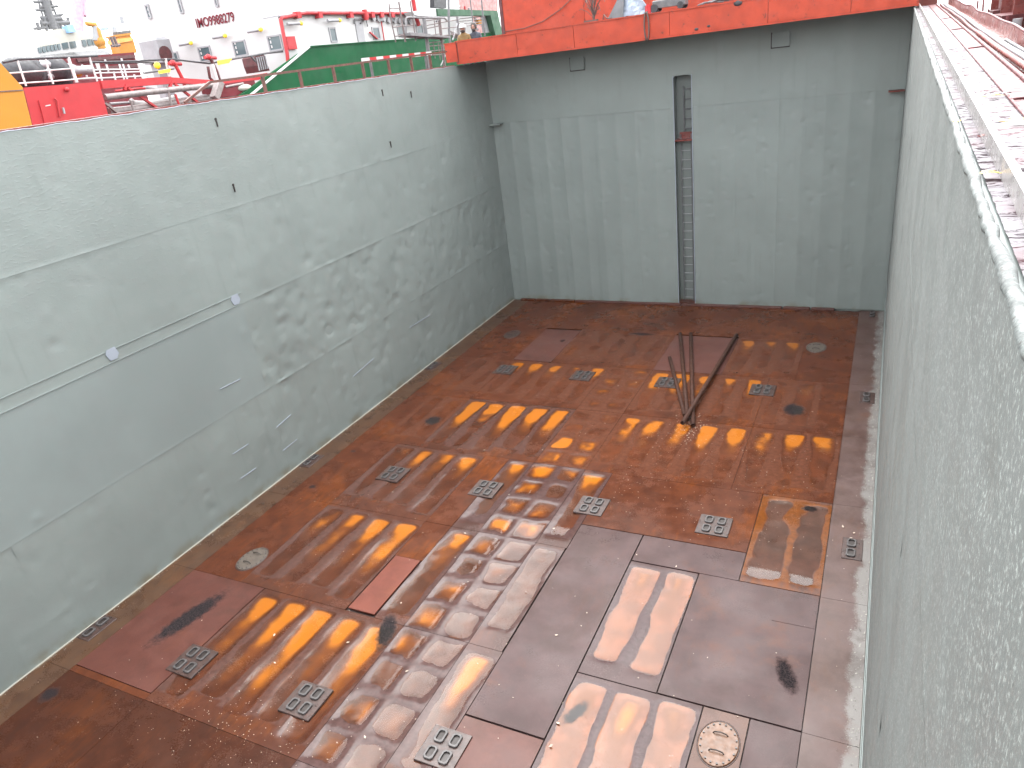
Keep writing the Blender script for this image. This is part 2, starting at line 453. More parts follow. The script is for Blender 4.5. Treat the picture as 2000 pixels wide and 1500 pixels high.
# ---- floor
FLOOR = MB().box((-0.05, YN, -.10), (HW + .05, .05, -.055)).build('floor', M['subfloor'], None, (HW / 2, -12, -.10))
tag(FLOOR, kind='structure')
PUD = []
SOOT = [(1.75, -18.0, .27, .95, .18), (12.0, -15.95, .16, .42, -.35), (2.2, -9.9, .30, .30, 0), (11.15, -7.35, .32, .42, 0), (6.0, -2.95, .55, .12, 0),
        (1.05, -13.6, .12, .12, 0), (1.0, -11.9, .1, .1, 0), (9.3, -17.6, .14, .3, .3), (.85, -20.2, .2, .2, 0), (3.6, -3.9, .12, .14, 0), (5.6, -17.1, .22, .5, -.3), (11.9, -11.55, .18, .13, 0)]
def soot_at(X, Y):
    s = np.zeros_like(X)
    for (cx, cy, a, b, sh) in SOOT:
        dx = X - cx - sh * (Y - cy); dy = Y - cy
        s = np.maximum(s, np.exp(-((dx / a) ** 2 + (dy / b) ** 2)))
    return s
def plate(x0, x1, y0, y1, mat, cells=None, lift=0., res=.05, gap=.004, silt=1., soot=True, lump=.004, vf=.45, vp=1.3):
    """one floor plate; cells: list of (x0,x1,y0,y1,amp,fill,tilt) dished between stiffeners, water standing in them"""
    x0 += gap; x1 -= gap; y0 += gap; y1 -= gap
    if cells is None: res = max(res, .09)
    nx = max(2, int((x1 - x0) / res) + 1); ny = max(2, int((y1 - y0) / res) + 1)
    X, Y = np.meshgrid(np.linspace(x0, x1, nx), np.linspace(y0, y1, ny), indexing='ij')
    Z = lift + fbm(X * .9, Y * .7, 11, 3) * .006 + fbm(X * 4, Y * 3, 31, 3) * .0016
    dep = np.full(X.shape, -.004); cl = np.zeros_like(X)
    silts = np.full(X.shape, silt)
    for cell in (cells or []):
        a, b, c, d, amp, fill, tilt = cell[:7]
        u = np.clip((X - a) / (b - a), 0, 1); v = np.clip((Y - c) / (d - c), 0, 1)
        wob = fbm(X * 3.1, Y * 2.3, 51, 4)
        uu = np.clip(u + wob * .13, 0, 1)
        s = 1 - np.abs(2 * uu - 1) ** 2.4
        L = d - c
        t = sstep(0, .22 / L, v) * sstep(0, .16 / L, 1 - v)
        if L < 1:
            t = 1 - np.abs(2 * np.clip(v + wob * .15, 0, 1) - 1) ** 4
            s = 1 - np.abs(2 * np.clip(u + wob * .17, 0, 1) - 1) ** 4
        if L > 1: silts = np.where((X > a) & (X < b) & (Y > c) & (Y < d), silt * (vf + (1 - vf) * v ** vp), silts)
        if len(cell) > 7: silts = np.where((X > a) & (X < b) & (Y > c) & (Y < d), cell[7], silts)
        inside = (X > a) & (X < b) & (Y > c) & (Y < d)
        h = -amp * s * t * (1 + .35 * wob) + lump * fbm(X * 2.7, Y * 2.1, 71, 4) * np.minimum(1, s * t * 3)
        Z = Z + np.where(inside, h, 0)
        cl = np.maximum(cl, ((X > a - .045) & (X < b + .045) & (Y > c + (.12 if L > 1 else -.045)) & (Y < d + (-.01 if L > 1 else .045))) * 1.)
        wl = lift - amp * (1 - fill) + tilt * (v - 1)
        dep = np.where(inside, wl - Z, dep)
        if fill > 0:
            i = .02
            z0 = lift - amp * (1 - fill) - tilt; z1 = lift - amp * (1 - fill)
            PUD.append((a + i, b - i, c + i, d - i, z0, z1))
    P = np.stack([X, Y, Z], -1)
    at = {'depth': dep, 'cell': cl, 'silt': silts, 'soot': soot_at(X, Y) if soot else np.zeros_like(X)}
    grid_obj('floor_plate', P, M[mat], FLOOR, at, (0, 0, -.03))

rng = random.Random(3)
def strips(k0, k1, b0, b1, amp=.022, fill=.62, tilt=.014, jit=.2):
    fill = min(.92, fill + .18); tilt = tilt * .55; amp = amp * 1.05
    out = []
    for k in range(k0, k1):
        a = amp * (1 + rng.uniform(-jit, jit)); f = fill * (1 + rng.uniform(-.28, .12))
        out.append((LX(k) + .03 + rng.uniform(-.01, .025), LX(k + 1) - .03 - rng.uniform(-.01, .025), b0 + .05 + rng.uniform(0, .3), b1 - .05 - rng.uniform(0, .07), a, f, tilt * rng.uniform(.6, 1.5)))
    return out
def squares(k0, k1, b0, b1, amp=.017, fill=.7, rows=4, sl=(1, 1)):
    out = []; h = (b1 - b0) / rows
    for k in range(k0, k1):
        for r in range(rows):
            out.append((LX(k) + .035, LX(k + 1) - .035, b0 + r * h + .04, b0 + (r + 1) * h - .04, amp * rng.uniform(.75, 1.3), fill * rng.uniform(.7, 1.1), .004, sl[k - k0] * rng.uniform(.7, 1)))
    return out
Y_ = [-FR * i for i in range(14)]
E_L, E_R = LX(-9), LX(9) + .03
# side margins, all along
for i in range(0, 12):
    y1, y0 = Y_[i], Y_[i + 1]
    if i == 0: y1 = -.02
    plate(0.0, E_L, y0, y1, 'floor_left', gap=.003)
    plate(E_R, HW, y0, y1, 'floor_right', gap=.003)
# bay 0 and 1 (far end)
for a, b, mt in ((E_L, LX(-4), 'floor_brown'), (LX(-4), LX(2), 'floor_brown'), (LX(2), E_R, 'floor_brown')):
    plate(a, b, Y_[1], -.16, mt, gap=.003)
plate(E_L, LX(-6), Y_[2], Y_[1], 'floor_brown', gap=.003)
plate(LX(-6), LX(-4), Y_[2] + .02, -2.95, 'floor_pink', lift=.004)
plate(LX(-4), LX(1), Y_[2], Y_[1], 'floor_brown', strips(-4, 1, Y_[2], Y_[1], .006, .2, .006), silt=.8)
plate(LX(1), LX(4), Y_[2], Y_[1] - .1, 'floor_pink', lift=.004)
plate(LX(4), LX(7), Y_[2], Y_[1], 'floor_brown', strips(4, 7, Y_[2], Y_[1], .014, .45, .012), silt=2.7, vf=.05, vp=1.8)
plate(LX(7), E_R, Y_[2], Y_[1], 'floor_brown', gap=.003)
# bay 2
plate(E_L, LX(-6), Y_[3], Y_[2], 'floor_brown', strips(-8, -6, Y_[3], Y_[2], .008, .3, .008))
plate(LX(-6), LX(-1), Y_[3], Y_[2], 'floor_brown', strips(-6, -1, Y_[3], Y_[2], .014, .52, .012), silt=3.4, vf=.05, vp=2.0)
plate(LX(-1), LX(1), Y_[3], Y_[2], 'floor_brown', squares(-1, 1, Y_[3], Y_[2], .012, .5, 4, (3.2, 3.2)))
plate(LX(1), LX(6), Y_[3], Y_[2], 'floor_brown', strips(1, 6, Y_[3], Y_[2], .018, .55, .014), silt=3.4, vf=.05, vp=2.0)
plate(LX(6), E_R, Y_[3], Y_[2], 'floor_brown', strips(6, 8, Y_[3], Y_[2], .012, .4, .01), silt=2.6, vf=.05, vp=1.8)
# bay 3
plate(E_L, LX(-6), Y_[4], Y_[3], 'floor_brown', strips(-8, -6, Y_[4], Y_[3], .012, .4, .012), silt=1.8, vf=.05, vp=1.8)
plate(LX(-6), LX(-1), Y_[4], Y_[3], 'floor_strip', strips(-6, -1, Y_[4], Y_[3], .020, .6, .017), silt=2.7, vf=.05, vp=1.8)
plate(LX(-1), LX(1), Y_[4], Y_[3], 'floor_brown', squares(-1, 1, Y_[4], Y_[3], .016, .58, 4, (2.4, 2.4)))
plate(LX(1), LX(6), Y_[4], Y_[3], 'floor_brown', strips(1, 6, Y_[4], Y_[3], .020, .6, .018), silt=2.7, vf=.05, vp=1.8)
plate(LX(6), E_R, Y_[4], Y_[3], 'floor_brown', strips(6, 9, Y_[4], Y_[3], .012, .4, .012), silt=2.7, vf=.05, vp=1.8)
# bay 4
plate(E_L, LX(-7), Y_[5], Y_[4], 'floor_brown', gap=.003)
plate(LX(-7), LX(-3), Y_[5], Y_[4], 'floor_strip', strips(-7, -3, Y_[5], Y_[4], .023, .60, .022), silt=1.35, vf=.15, vp=1.8)
plate(LX(-3), LX(-2), Y_[5], Y_[4], 'floor_brown', gap=.006, lift=.003)
plate(LX(-2), LX(-1), Y_[5], Y_[4], 'floor_mid', strips(-2, -1, Y_[5], Y_[4], .024, .62, .03), silt=1.2, lump=.008, vf=0, vp=2.5)
plate(LX(-1), LX(1), Y_[5], Y_[4], 'floor_mid', squares(-1, 1, Y_[5], Y_[4], .019, .70, 4, (1.5, 1.4)), lump=.006)
plate(LX(1), LX(2), Y_[5], Y_[4], 'floor_mid', strips(1, 2, Y_[5], Y_[4], .024, .62, .035), silt=1.3, lump=.008, vf=0, vp=2.5)
plate(LX(2), LX(7), -13.25, Y_[4], 'floor_brown', gap=.005)
plate(LX(4) + .005, LX(7), -14.06, -13.26, 'floor_mauve', gap=.007)
plate(LX(7), E_R, -14.06, Y_[4], 'floor_rusty', [(LX(7) + .05, LX(8) + .02, -13.98, -11.33, .016, .66, .004), (LX(8) + .05, LX(9) - .02, -13.98, -11.33, .016, .62, .004)], gap=.010, silt=.5, lump=.012)
# bay 5
plate(E_L, LX(-7), Y_[6], Y_[5], 'floor_brown', gap=.003)
plate(LX(-7), LX(-3), Y_[6], Y_[5], 'floor_strip', strips(-7, -3, Y_[6], Y_[5], .025, .62, .022), silt=1.15, vf=.35, vp=1.4)
plate(LX(-3), LX(-2), -15.25, Y_[5], 'floor_brown', gap=.005, lift=.002)
plate(LX(-3) + .02, LX(-2) - .03, -16.83, -15.25, 'floor_bright_red', gap=.008, lift=.006)
plate(LX(-2), LX(-1), Y_[6], Y_[5], 'floor_mid', strips(-2, -1, Y_[6], Y_[5], .026, .60, .024), lump=.012, vf=.1, vp=2)
plate(LX(-1), LX(1), Y_[6], Y_[5], 'floor_mid', squares(-1, 1, Y_[6], Y_[5], .028, .66, 4, (.75, .45)), lump=.010)
plate(LX(1), LX(2) - .02, Y_[6], Y_[5], 'floor_mid', strips(1, 2, Y_[6], Y_[5], .026, .60, .014), silt=.55, lump=.018)
plate(LX(2), LX(4), -18.18, -13.26, 'floor_mauve', gap=.012, lift=.004)
plate(LX(4), LX(6) - .04, Y_[6], Y_[5] - .0, 'floor_mauve', strips(4, 6, Y_[6], Y_[5], .024, .9, .014), gap=.010, silt=.62, vf=.8, lump=.006)
plate(LX(6) - .04, E_R, Y_[6] + .005, -14.06, 'floor_mauve', gap=.012, lift=.004)
plate(LX(8), E_R - .005, -14.88, -14.07, 'floor_mauve', gap=.012, lift=.009)
# bay 6
plate(E_L, LX(-6), Y_[7] + .13, Y_[6], 'floor_red', gap=.010, lift=.006)
plate(E_L, LX(-6), Y_[7], Y_[7] + .13, 'floor_brown', gap=.003)
plate(LX(-6), LX(-1), Y_[7], Y_[6], 'floor_strip', strips(-6, -1, Y_[7], Y_[6], .027, .70, .018))
plate(LX(-1), LX(1), Y_[7], Y_[6], 'floor_mid', squares(-1, 1, Y_[7], Y_[6], .029, .70, 4, (.9, .5)), lump=.010)
plate(LX(1), LX(2), Y_[7], Y_[6], 'floor_mid', strips(1, 2, Y_[7], Y_[6], .026, .72, .012), silt=.85, lump=.012)
plate(LX(2), LX(4), Y_[7], -18.19, 'floor_pink', gap=.010)
plate(LX(4), LX(7), Y_[7], Y_[6], 'floor_mauve', strips(4, 7, Y_[7], Y_[6], .023, .95, .010), gap=.010, silt=.55, vf=.8, lump=.006)
plate(LX(7), LX(8), -18.02, Y_[6], 'floor_silt', gap=.010)
plate(LX(7), LX(8), Y_[7], -18.02, 'floor_mauve', gap=.008)
plate(LX(8), E_R, Y_[7], Y_[6], 'floor_mauve', gap=.010)
# bay 7 and on (foreground and under the camera)
plate(E_L, LX(-6), Y_[8], Y_[7], 'floor_near', gap=.003)
plate(LX(-6), LX(-1), Y_[8], Y_[7], 'floor_near', gap=.003)
plate(LX(-1), LX(1), Y_[8], Y_[7], 'floor_mid', squares(-1, 1, Y_[8], Y_[7], .021, .7, 4, (.9, .3)), res=.06)
plate(LX(1), LX(4), Y_[8], Y_[7], 'floor_mid', gap=.004)
plate(LX(4), E_R, Y_[8], Y_[7], 'floor_mauve', gap=.004)
for i in range(8, 12):
    plate(E_L, XC, Y_[i + 1], Y_[i], 'floor_brown', res=.2, gap=.003)
    plate(XC, E_R, Y_[i + 1], Y_[i], 'floor_mid', res=.2, gap=.003)
# standing water, one sheet per dished cell
for (a, b, c, d, z0, z1) in PUD:
    me = bpy.data.meshes.new('puddle'); o = ORG[FLOOR]
    me.from_pydata([tuple(V(p) - o) for p in ((a, c, z0), (b, c, z0), (b, d, z1), (a, d, z1))], [], [(0, 1, 2, 3)])
    link('puddle', me, FLOOR, o, M['water'])
# raised kick strip at the foot of the far wall
x = .32
for w_, mt in ((.62, 'floor_brown'), (.6, 'floor_brown'), (1.0, 'floor_brown'), (4.0, 'floor_red'), (3.35, 'floor_pink'), (.85, 'floor_pink'), (.72, 'floor_pink')):
    MB().cbox((x + .012, -.16, -.02), (x + w_ - .012, -.005, .065), .012).build('kick_plate', M[mt], FLOOR); x += w_ + .02
print('floor done')

# ---- walls
def dents(A, B, n, seed, a0, a1, b0, b1, rmin=.04, rmax=.16, dmax=.016, sign=-1):
    r = np.random.RandomState(seed); D = np.zeros_like(A)
    for _ in range(n):
        ca, cb = r.uniform(a0, a1), r.uniform(b0, b1); ra = r.uniform(rmin, rmax); rb = ra * r.uniform(.6, 1.5); d = dmax * r.uniform(.15, 1) * ra / rmax
        sel = (np.abs(A - ca) < 3 * ra) & (np.abs(B - cb) < 3 * rb)
        if not sel.any(): continue
        D[sel] += sign * d * np.exp(-((A[sel] - ca) / ra) ** 2 - ((B[sel] - cb) / rb) ** 2) * (1 if r.rand() < .75 else -.7)
    return D
def wall_plate(parent, name, axis, base, inward, a0, a1, z0, z1, mat, seed, nd=60, dmax=.016, res=.055, hungry=0., wave=.008, rmax=.16, ztop=None, bead=.0018):
    """axis 'y': plate in plane x=base running along y; axis 'x': plane y=base running along x"""
    na = max(2, int((a1 - a0) / res)); nz = max(2, int((z1 - z0) / res))
    A, T = np.meshgrid(np.linspace(a0, a1, na), np.linspace(0, 1, nz), indexing='ij')
    if ztop is not None:
        zt = np.minimum(z1, ztop(A)); Zz = z0 + (zt - z0) * T
    else: Zz = z0 + (z1 - z0) * T
    D = fbm(A * .8, Zz * .8, 5, 3) * wave + fbm(A * 3.5, Zz * 3.5, 14, 3) * wave * .28
    if nd: D = D + dents(A, Zz, nd, seed, a0, a1, z0, z1, .04, rmax, dmax)
    if hungry:
        D = D - hungry * np.abs(np.sin(np.pi * (A - XC) / LS)) ** .7
    e = np.minimum(Zz - z0, (zt if ztop is not None else z1) - Zz)
    D = D * (sstep(-.02, .05, e) if bead > .001 else 1) + bead * (1 - sstep(0, .025, e))        # weld bead at the strake seams
    C = base + inward * D
    P = np.stack([C, A, Zz] if axis == 'y' else [A, C, Zz], -1)
    if (axis == 'y') == (inward > 0): P = P[:, ::-1]
    if axis == 'x': P = P[:, ::-1]
    return grid_obj(name, P, M[mat], parent, None)

LW = MB().box((-.30, YN, -.1), (-.03, -.02, HH - .01)).build('side_wall', M['wall_left'], None, (-.15, -12, 0))
tag(LW, 'pale grey-green dented steel wall on the left side of the hold', 'wall')
ys = [-36, -27, -19.4, -13.2, -6.6, -.001]
zs = [0.0, 2.27, 4.42, 6.46, HH]
sd_ = 100
for j in range(4):
    for i in range(5):
        a0, a1 = ys[i], ys[i + 1]; sd_ += 17
        smooth = (j == 1 and i in (1, 2))
        far = i >= 3
        nd = [150, 230, 90, 35][j] if far else ([45, 0, 35, 30][j] if not smooth else 6)
        dm = [.021, .029, .018, .013][j]
        wall_plate(LW, 'wall_plate', 'y', 0., 1, a0, a1, zs[j] + .002, zs[j + 1] - .002,
                   'wall_smooth' if smooth else 'wall_left', sd_, nd, dm, .05 if i >= 1 else .15, .004 if far else .002,
                   .003 if smooth else .014, .16 if far else .11)
# welded edge strips of the renewed plate, pale patches, long scratches
for z_, y0_ in ((4.66, -13.16), (4.43, -13.3)):
    MB().bar((.005, -27, z_), (.005, y0_, z_), .016, .014).build('weld_bead', M['wall_smooth'], LW)
for (u, v) in ((219, 691), (460, 585)):
    p = atx(u, v, .012)
    w_, h_ = .13, .11
    MB().prism([p + V((0, -w_ * .6, -h_)), p + V((0, w_ * .5, -h_ * 1.05)), p + V((0, w_, -h_ * .3)), p + V((0, w_ * .7, h_)), p + V((0, -w_ * .7, h_ * .95)), p + V((0, -w_, .02))], (.006, 0, 0)).build('pale_patch', M['patch'], LW)
for (a, b) in (((455, 887), (485, 867)), ((470, 935), (500, 914)), ((553, 880), (580, 858)), ((540, 835), (568, 810)), ((430, 760), (470, 740)), ((690, 735), (730, 700)), ((800, 640), (840, 615))):
    MB().bar(atx(*a, .008), atx(*b, .008), .014, .012).build('scratch', M['patch'], LW)
for (u, v) in ((423, 240), (457, 368), (747, 182), (803, 185), (763, 283)):
    p = atx(u, v, .0); p.x = -.02
    MB().tube([p + V((.022, 0, .075)), p + V((.034, 0, .075))], .028, 8).bar(p + V((.03, 0, .06)), p + V((.03, .0, -.075)), .03, .012, (1, 0, 0)).build('key_slot', M['hole'], LW)
# rim of the left coaming: red strip, pale flaked lip
MB().box((-.30, YN, HH - .008), (-.02, -2.12, HH + .03)).build('coaming_rim', M['redox'], LW)
yy = np.arange(-34, -2.1, .12)
MB().tube([(.0, y, HH - .005 + .006 * math.sin(y * 7) + .004 * math.sin(y * 23)) for y in yy], .009, 6).build('rim_lip', M['patch'], LW)
# bottom joint
MB().bar((.008, YN, .008), (.008, -.05, .008), .016, .02).build('foot_weld', M['cream'], LW)

# right wall
RW = MB().box((HW + .03, YN, -.1), (HW + .09, -.02, 8.0)).build('side_wall', M['wall_right'], None, (HW + .06, -12, 0))
tag(RW, 'rough grey-green steel wall along the right side of the hold, seen edge on', 'wall')
ysr = [-36, -27, -20, -12, -.001]; zsr = [0, 2.2, 4.4, 6.4, 9.0]
for j in range(4):
    for i in range(4):
        sd_ += 13
        wall_plate(RW, 'wall_plate', 'y', HW, -1, ysr[i], ysr[i + 1], zsr[j] + .002, zsr[j + 1] - .002, 'wall_right', sd_, 40, .012, .06 if i else .2, .002, .010, .11,
                   (lambda A: 8.665 + .0233 * np.maximum(A, -26) - .01) if j == 3 else None)
for z_ in (.55, 1.05):
    MB().tube([(HW - .004, y, z_ + .015 * math.sin(y * .9 + z_)) for y in np.arange(-26, -.3, .4)], .008, 6).build('weld_bead', M['wall_smooth'], RW)

MB().prism([(HW + .012, -35.9, 7.0), (HW + .075, -35.9, 7.0), (HW + .075, -35.9, zr(-35.9) - .03), (HW + .012, -35.9, zr(-35.9) - .03)], (0, 9.9, 0)).prism([(HW + .012, -26, 7.0), (HW + .075, -26, 7.0), (HW + .075, -26, zr(-26) - .03), (HW + .012, -26, zr(-26) - .03)], (0, 25.9, 25.9 * .0233)).build('coaming_bar', M['wall_smooth'], RW)
# back wall
RX0, RX1, RZ1 = 6.50, 7.08, 7.53
BW = MB().box((-.05, .06, -.1), (RX0 - .12, .12, 8.7)).box((RX1 + .12, .06, -.1), (HW + .05, .12, 8.7)).box((RX0 - .12, .06, RZ1 + .1), (RX1 + .12, .12, 8.7)).build('end_wall', M['wall_back'], None, (6.5, .06, 0))
tag(BW, 'grey steel end bulkhead of the hold below the orange hatch beam', 'wall')
zb = [0.02, 3.68, 6.58, 8.75]
sd_ = 900
for (xs_) in ([0.001, 2.59, RX0 - .0], [RX1, 9.7, HW - .001]):
    for i in range(2):
        for j in range(3):
            sd_ += 7
            wall_plate(BW, 'wall_plate', 'x', 0., -1, xs_[i] + .001, xs_[i + 1] - .001, zb[j] + .001, zb[j + 1] - .001, 'wall_back', sd_, 80 if j < 2 else 18, .020, .05, (.030 if xs_[1] < 6 else .020) if j < 2 else .005, .008, .075, None, .0007)
wall_plate(BW, 'wall_plate', 'x', 0., -1, RX0, RX1, RZ1, zb[3], 'wall_back', 77, 2, .01)
# recess with ladder
rec = MB()
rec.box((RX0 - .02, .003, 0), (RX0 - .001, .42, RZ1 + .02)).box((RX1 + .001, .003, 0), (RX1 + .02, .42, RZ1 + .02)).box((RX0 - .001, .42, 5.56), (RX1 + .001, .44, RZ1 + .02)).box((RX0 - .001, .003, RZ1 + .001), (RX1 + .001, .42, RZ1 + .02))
rec.build('ladder_recess', M['wall_recess_shade'], BW)
MB().box((RX0 - .001, .30, 0), (RX1 + .001, .44, 5.55)).build('recess_back', M['wall_recess_shade'], BW)
for sx, cx in ((1, RX0), (-1, RX1)):                       # rounded upper corners of the recess mouth
    pts = [(cx, .0, RZ1)] + [(cx + sx * .1 * (1 - math.sin(t)), .0, RZ1 - .1 + .1 * math.cos(t)) for t in [0, .4, .8, 1.2, 1.57]]
    MB().prism(pts, (0, .03, 0)).build('corner_gusset', M['wall_back'], BW)
for xa in (RX0, RX1):
    MB().bar((xa, -.006, .05), (xa, -.006, RZ1), .022, .018, (0, 1, 0)).build('recess_edge', M['patch'], BW)
MB().box((RX0 + .002, .02, 5.552), (RX1 - .002, .41, 5.60)).box((RX0 + .10, .30, 5.60), (RX1 - .002, .34, 5.80)).build('landing', M['redox'], BW)
MB().box((RX0, .0, 0.0), (RX1, .299, .10)).build('recess_step', M['floor_pink'], BW)
lad = empty('ladder', (6.83, .2, .1), 'narrow steel ladder below the red landing in the wall recess', 'ladder')
for xx in (6.66, 6.99): MB().bar((xx, .20, .1), (xx, .20, 5.75), .022, .03).build('stile', M['steel'], lad)
for i in range(18): MB().tube([(6.66, .20, .22 + i * .295), (6.99, .20, .22 + i * .295)], .010, 6).build('rung', M['white_grey'], lad)
for i in (3, 6, 7, 12): MB().bar((7.0, .2, .3 + i * .3), (7.0, .41, .3 + i * .3), .03, .06).build('bracket', M['steel'], lad)
lad = empty('ladder', (6.9, .36, 5.8), 'short dark steel ladder above the red landing in the wall recess', 'ladder')
for xx in (6.74, 7.05): MB().bar((xx, .36, 5.75), (xx, .36, 7.2), .05, .03).build('stile', M['steel'], lad)
for i in range(5): MB().bar((6.74, .36, 5.9 + i * .3), (7.05, .36, 5.9 + i * .3), .04, .03).build('rung', M['steel'], lad)
# square cover boxes and corner brackets
for (xa, xb_, nm) in ((3.14, 3.62, 'square grey cover box high on the end bulkhead, left of the ladder recess'), (9.44, 9.93, 'square grey cover box high on the end bulkhead, right of the ladder recess')):
    b_ = empty('cover_box', (xa + .24, 0, 8.02), nm, 'cover', 'cover boxes on the end bulkhead')
    MB().box((xa - .03, -.035, 7.99), (xa + .0, -.008, 8.42)).box((xa, -.035, 7.99), (xb_, -.008, 8.02)).build('frame', M['hole'], b_)
    MB().prism([(xa, -.02, 8.05), (xa + .03, -.02, 8.02), (xb_ - .03, -.02, 8.02), (xb_, -.02, 8.05), (xb_, -.02, 8.37), (xb_ - .03, -.02, 8.4), (xa + .03, -.02, 8.4), (xa, -.02, 8.37)], (0, -.06, 0)).build('lid', M['wall_smooth'], b_)
MB().box((.01, -.30, 6.54), (.42, -.01, 6.575)).build('corner_bracket', M['wall_back'], BW)
MB().box((HW - .42, -.28, 6.535), (HW - .01, -.01, 6.57)).build('corner_bracket', M['orange_dark'], BW)
tag(MB().box((-.3, YN - .2, -.1), (HW + .3, YN, 8.2)).build('bulkhead', M['wall_back'], None), kind='structure')
print('walls done')
# ------------------------------------------------------------------ own ship around the hold
sea = MB().add([(-900, -900, 1.6), (900, -900, 1.6), (900, -44, 1.6), (-900, -44, 1.6), (-900, 30, 1.6), (900, 30, 1.6), (900, 900, 1.6), (-900, 900, 1.6), (-2.1, -44, 1.6), (-2.1, 30, 1.6), (15.42, -44, 1.6), (15.42, 30, 1.6)], [(0, 1, 2, 3), (4, 5, 6, 7), (3, 8, 9, 4), (10, 2, 5, 11)]).build('water', M['sea'], None, (0, 0, 1.6)); tag(sea, kind='structure')
d_ = MB().box((-1.9, -44, 7.2), (-.31, 30, 7.35)).box((-1.9, .13, 7.8), (HW + 2.2, 30, 8.13)).box((HW + .85, -44, 7.2), (HW + 2.2, .13, 7.35)).box((-.31, -44, 7.2), (HW + .85, YN - .21, 7.35))
tag(d_.build('deck', M['redox'], None, (6, 0, 7.2)), kind='structure')
h_ = MB().box((-2.1, -44, -1.5), (-1.91, 30, 7.4)).box((HW + 2.21, -44, -1.5), (HW + 2.4, 30, 7.4))
tag(h_.build('hull', M['redox'], None, (6, 0, -1.5)), kind='structure')

# ---- left coaming rail
rl = empty('guard_rail', (-.12, -7, HH), 'low rusty brown rail with posts on top of the left hold wall', 'rail')
MB().bar((-.12, -12.3, 8.99), (-.12, -2.35, 9.07), .05, .05).build('top_rail', M['rustbar'], rl)
for yb in (-10.74, -9.47, -8.17, -6.9, -5.67, -4.48, -3.4):
    MB().box((-.15, yb - .03, HH + .03), (-.09, yb + .03, 9.03)).build('post', M['rustbar'], rl)
MB().bar((-.12, -12.3, 8.99), (-.12, -13.1, 8.67), .05, .05).build('end_brace', M['rustbar'], rl)
hz = empty('hazard_plank', (-.5, -4.7, 7.95), 'red and white striped barrier plank behind the rusty rail', 'barrier')
a, b = atx(707, 118, -.45), atx(842, 104, -.45)
for i in range(11):
    p, q = a.lerp(b, i / 11), a.lerp(b, (i + 1) / 11)
    MB().bar(p, q, .04, .11).build('stripe', M['white' if i % 2 == 0 else 'red'], hz)
for t in (.1, .9):
    p = a.lerp(b, t); MB().bar(p, (p.x, p.y, 7.36), .06).build('leg', M['steel'], hz)

# ---- right coaming
RC = empty('hatch_coaming', (HW + .3, -12, 8.0), 'wet coaming top with flat bar and gutter right of the hold, strewn with leaves', 'coaming')
yl = np.arange(-25.8, -1.2, .08)
rr = random.Random(5)
MB().tube([(HW + .012 + rr.uniform(-.003, .003), y, zr(y) - .012 + .004 * math.sin(y * 5) + rr.uniform(-.006, .006)) for y in yl], [.020 + rr.uniform(-.004, .004) for _ in yl], 8).build('rim', M['rim'], RC)
def strip(x0, x1, dz, mat, name, rough, res=.02, y0=-25.8, y1=-1.2, seed=3):
    nx = max(2, int((x1 - x0) / res)); ny = int((y1 - y0) / .03)
    X, Y = np.meshgrid(np.linspace(x0, x1, nx), np.linspace(y0, y1, ny), indexing='ij')
    Z = 8.665 + .0233 * Y + dz + rough * fbm(X * 22, Y * 30, seed, 3)
    return grid_obj(name, np.stack([X, Y, Z], -1), M[mat], RC)
strip(HW + .05, HW + .112, -.018, 'gutter', 'gutter', .010)
MB().prism([(HW + .10, -25.8, zr(-25.8) - .03), (HW + .128, -25.8, zr(-25.8) - .03), (HW + .128, -25.8, zr(-25.8) + .062), (HW + .10, -25.8, zr(-25.8) + .062)], (0, 24.6, 24.6 * .0233)).build('flat_bar', M['flatbar'], RC)
strip(HW + .126, HW + .325, -.018, 'gutter', 'gutter', .007, seed=8)
MB().tube([(HW + .33, y, zr(y) - .012) for y in yl[::5]], .010, 6).build('weld_bead', M['redwet'], RC)
strip(HW + .33, HW + .49, -.012, 'redwet', 'deck_strip', .003, seed=12)
MB().tube([(HW + .49, y, zr(y) - .004) for y in yl[::5]], .016, 6).build('edge_bead', M['redwet'], RC)
strip(HW + .49, HW + .86, -.03, 'redox', 'deck_strip', .003, .05, seed=15)
for y in (-19.2, -15.4, -12.2, -9): MB().tube([(HW + .325, y, zr(y) - .008), (HW + .49, y + .02, zr(y) - .004)], .007, 6).build('cross_weld', M['redwet'], RC)
lipw = []
yy = list(np.arange(-25.8, -1.2, .3))
MB().loft([[(HW + .77 + .015 * math.sin(y * 1.3), y, zr(y) - .04), (HW + .785 + .015 * math.sin(y * 1.3), y, zr(y) - .04), (HW + .785 + .015 * math.sin(y * 1.3), y, zr(y) + .105 + .01 * math.sin(y * 2)), (HW + .77 + .015 * math.sin(y * 1.3), y, zr(y) + .105 + .01 * math.sin(y * 2))] for y in yy]).build('bulwark_lip', M['redox'], RC)
MB().tube([(HW + .778 + .015 * math.sin(y * 1.3), y, zr(y) + .11 + .01 * math.sin(y * 2)) for y in yy], .014, 6).build('lip_bead', M['redwet'], RC)
def hose(name, x0, w, r, ya, yb, mat, label, corr=0.):
    ys_ = np.arange(ya, yb, .011 if corr else .2); pts = []; rad = []
    for i, y in enumerate(ys_):
        pts.append((x0 + w * math.sin(y * .55) + w * .4 * math.sin(y * 1.7), y, zr(y) + r - .018)); rad.append(r * (1 - corr * (i % 3 == 0)))
    o = MB().tube(pts, rad, 8).build(name, M[mat]); return tag(o, label, 'hose', 'hoses along the right coaming')
hose('corrugated_hose', HW + .555, .008, .026, -25.5, -13.6, 'redox', 'ribbed red hose lying beside the coaming gutter', .35)
hose('hose', HW + .56, .012, .020, -13.55, -2, 'redwet', 'smooth thin red hose continuing the ribbed hose towards the far end')
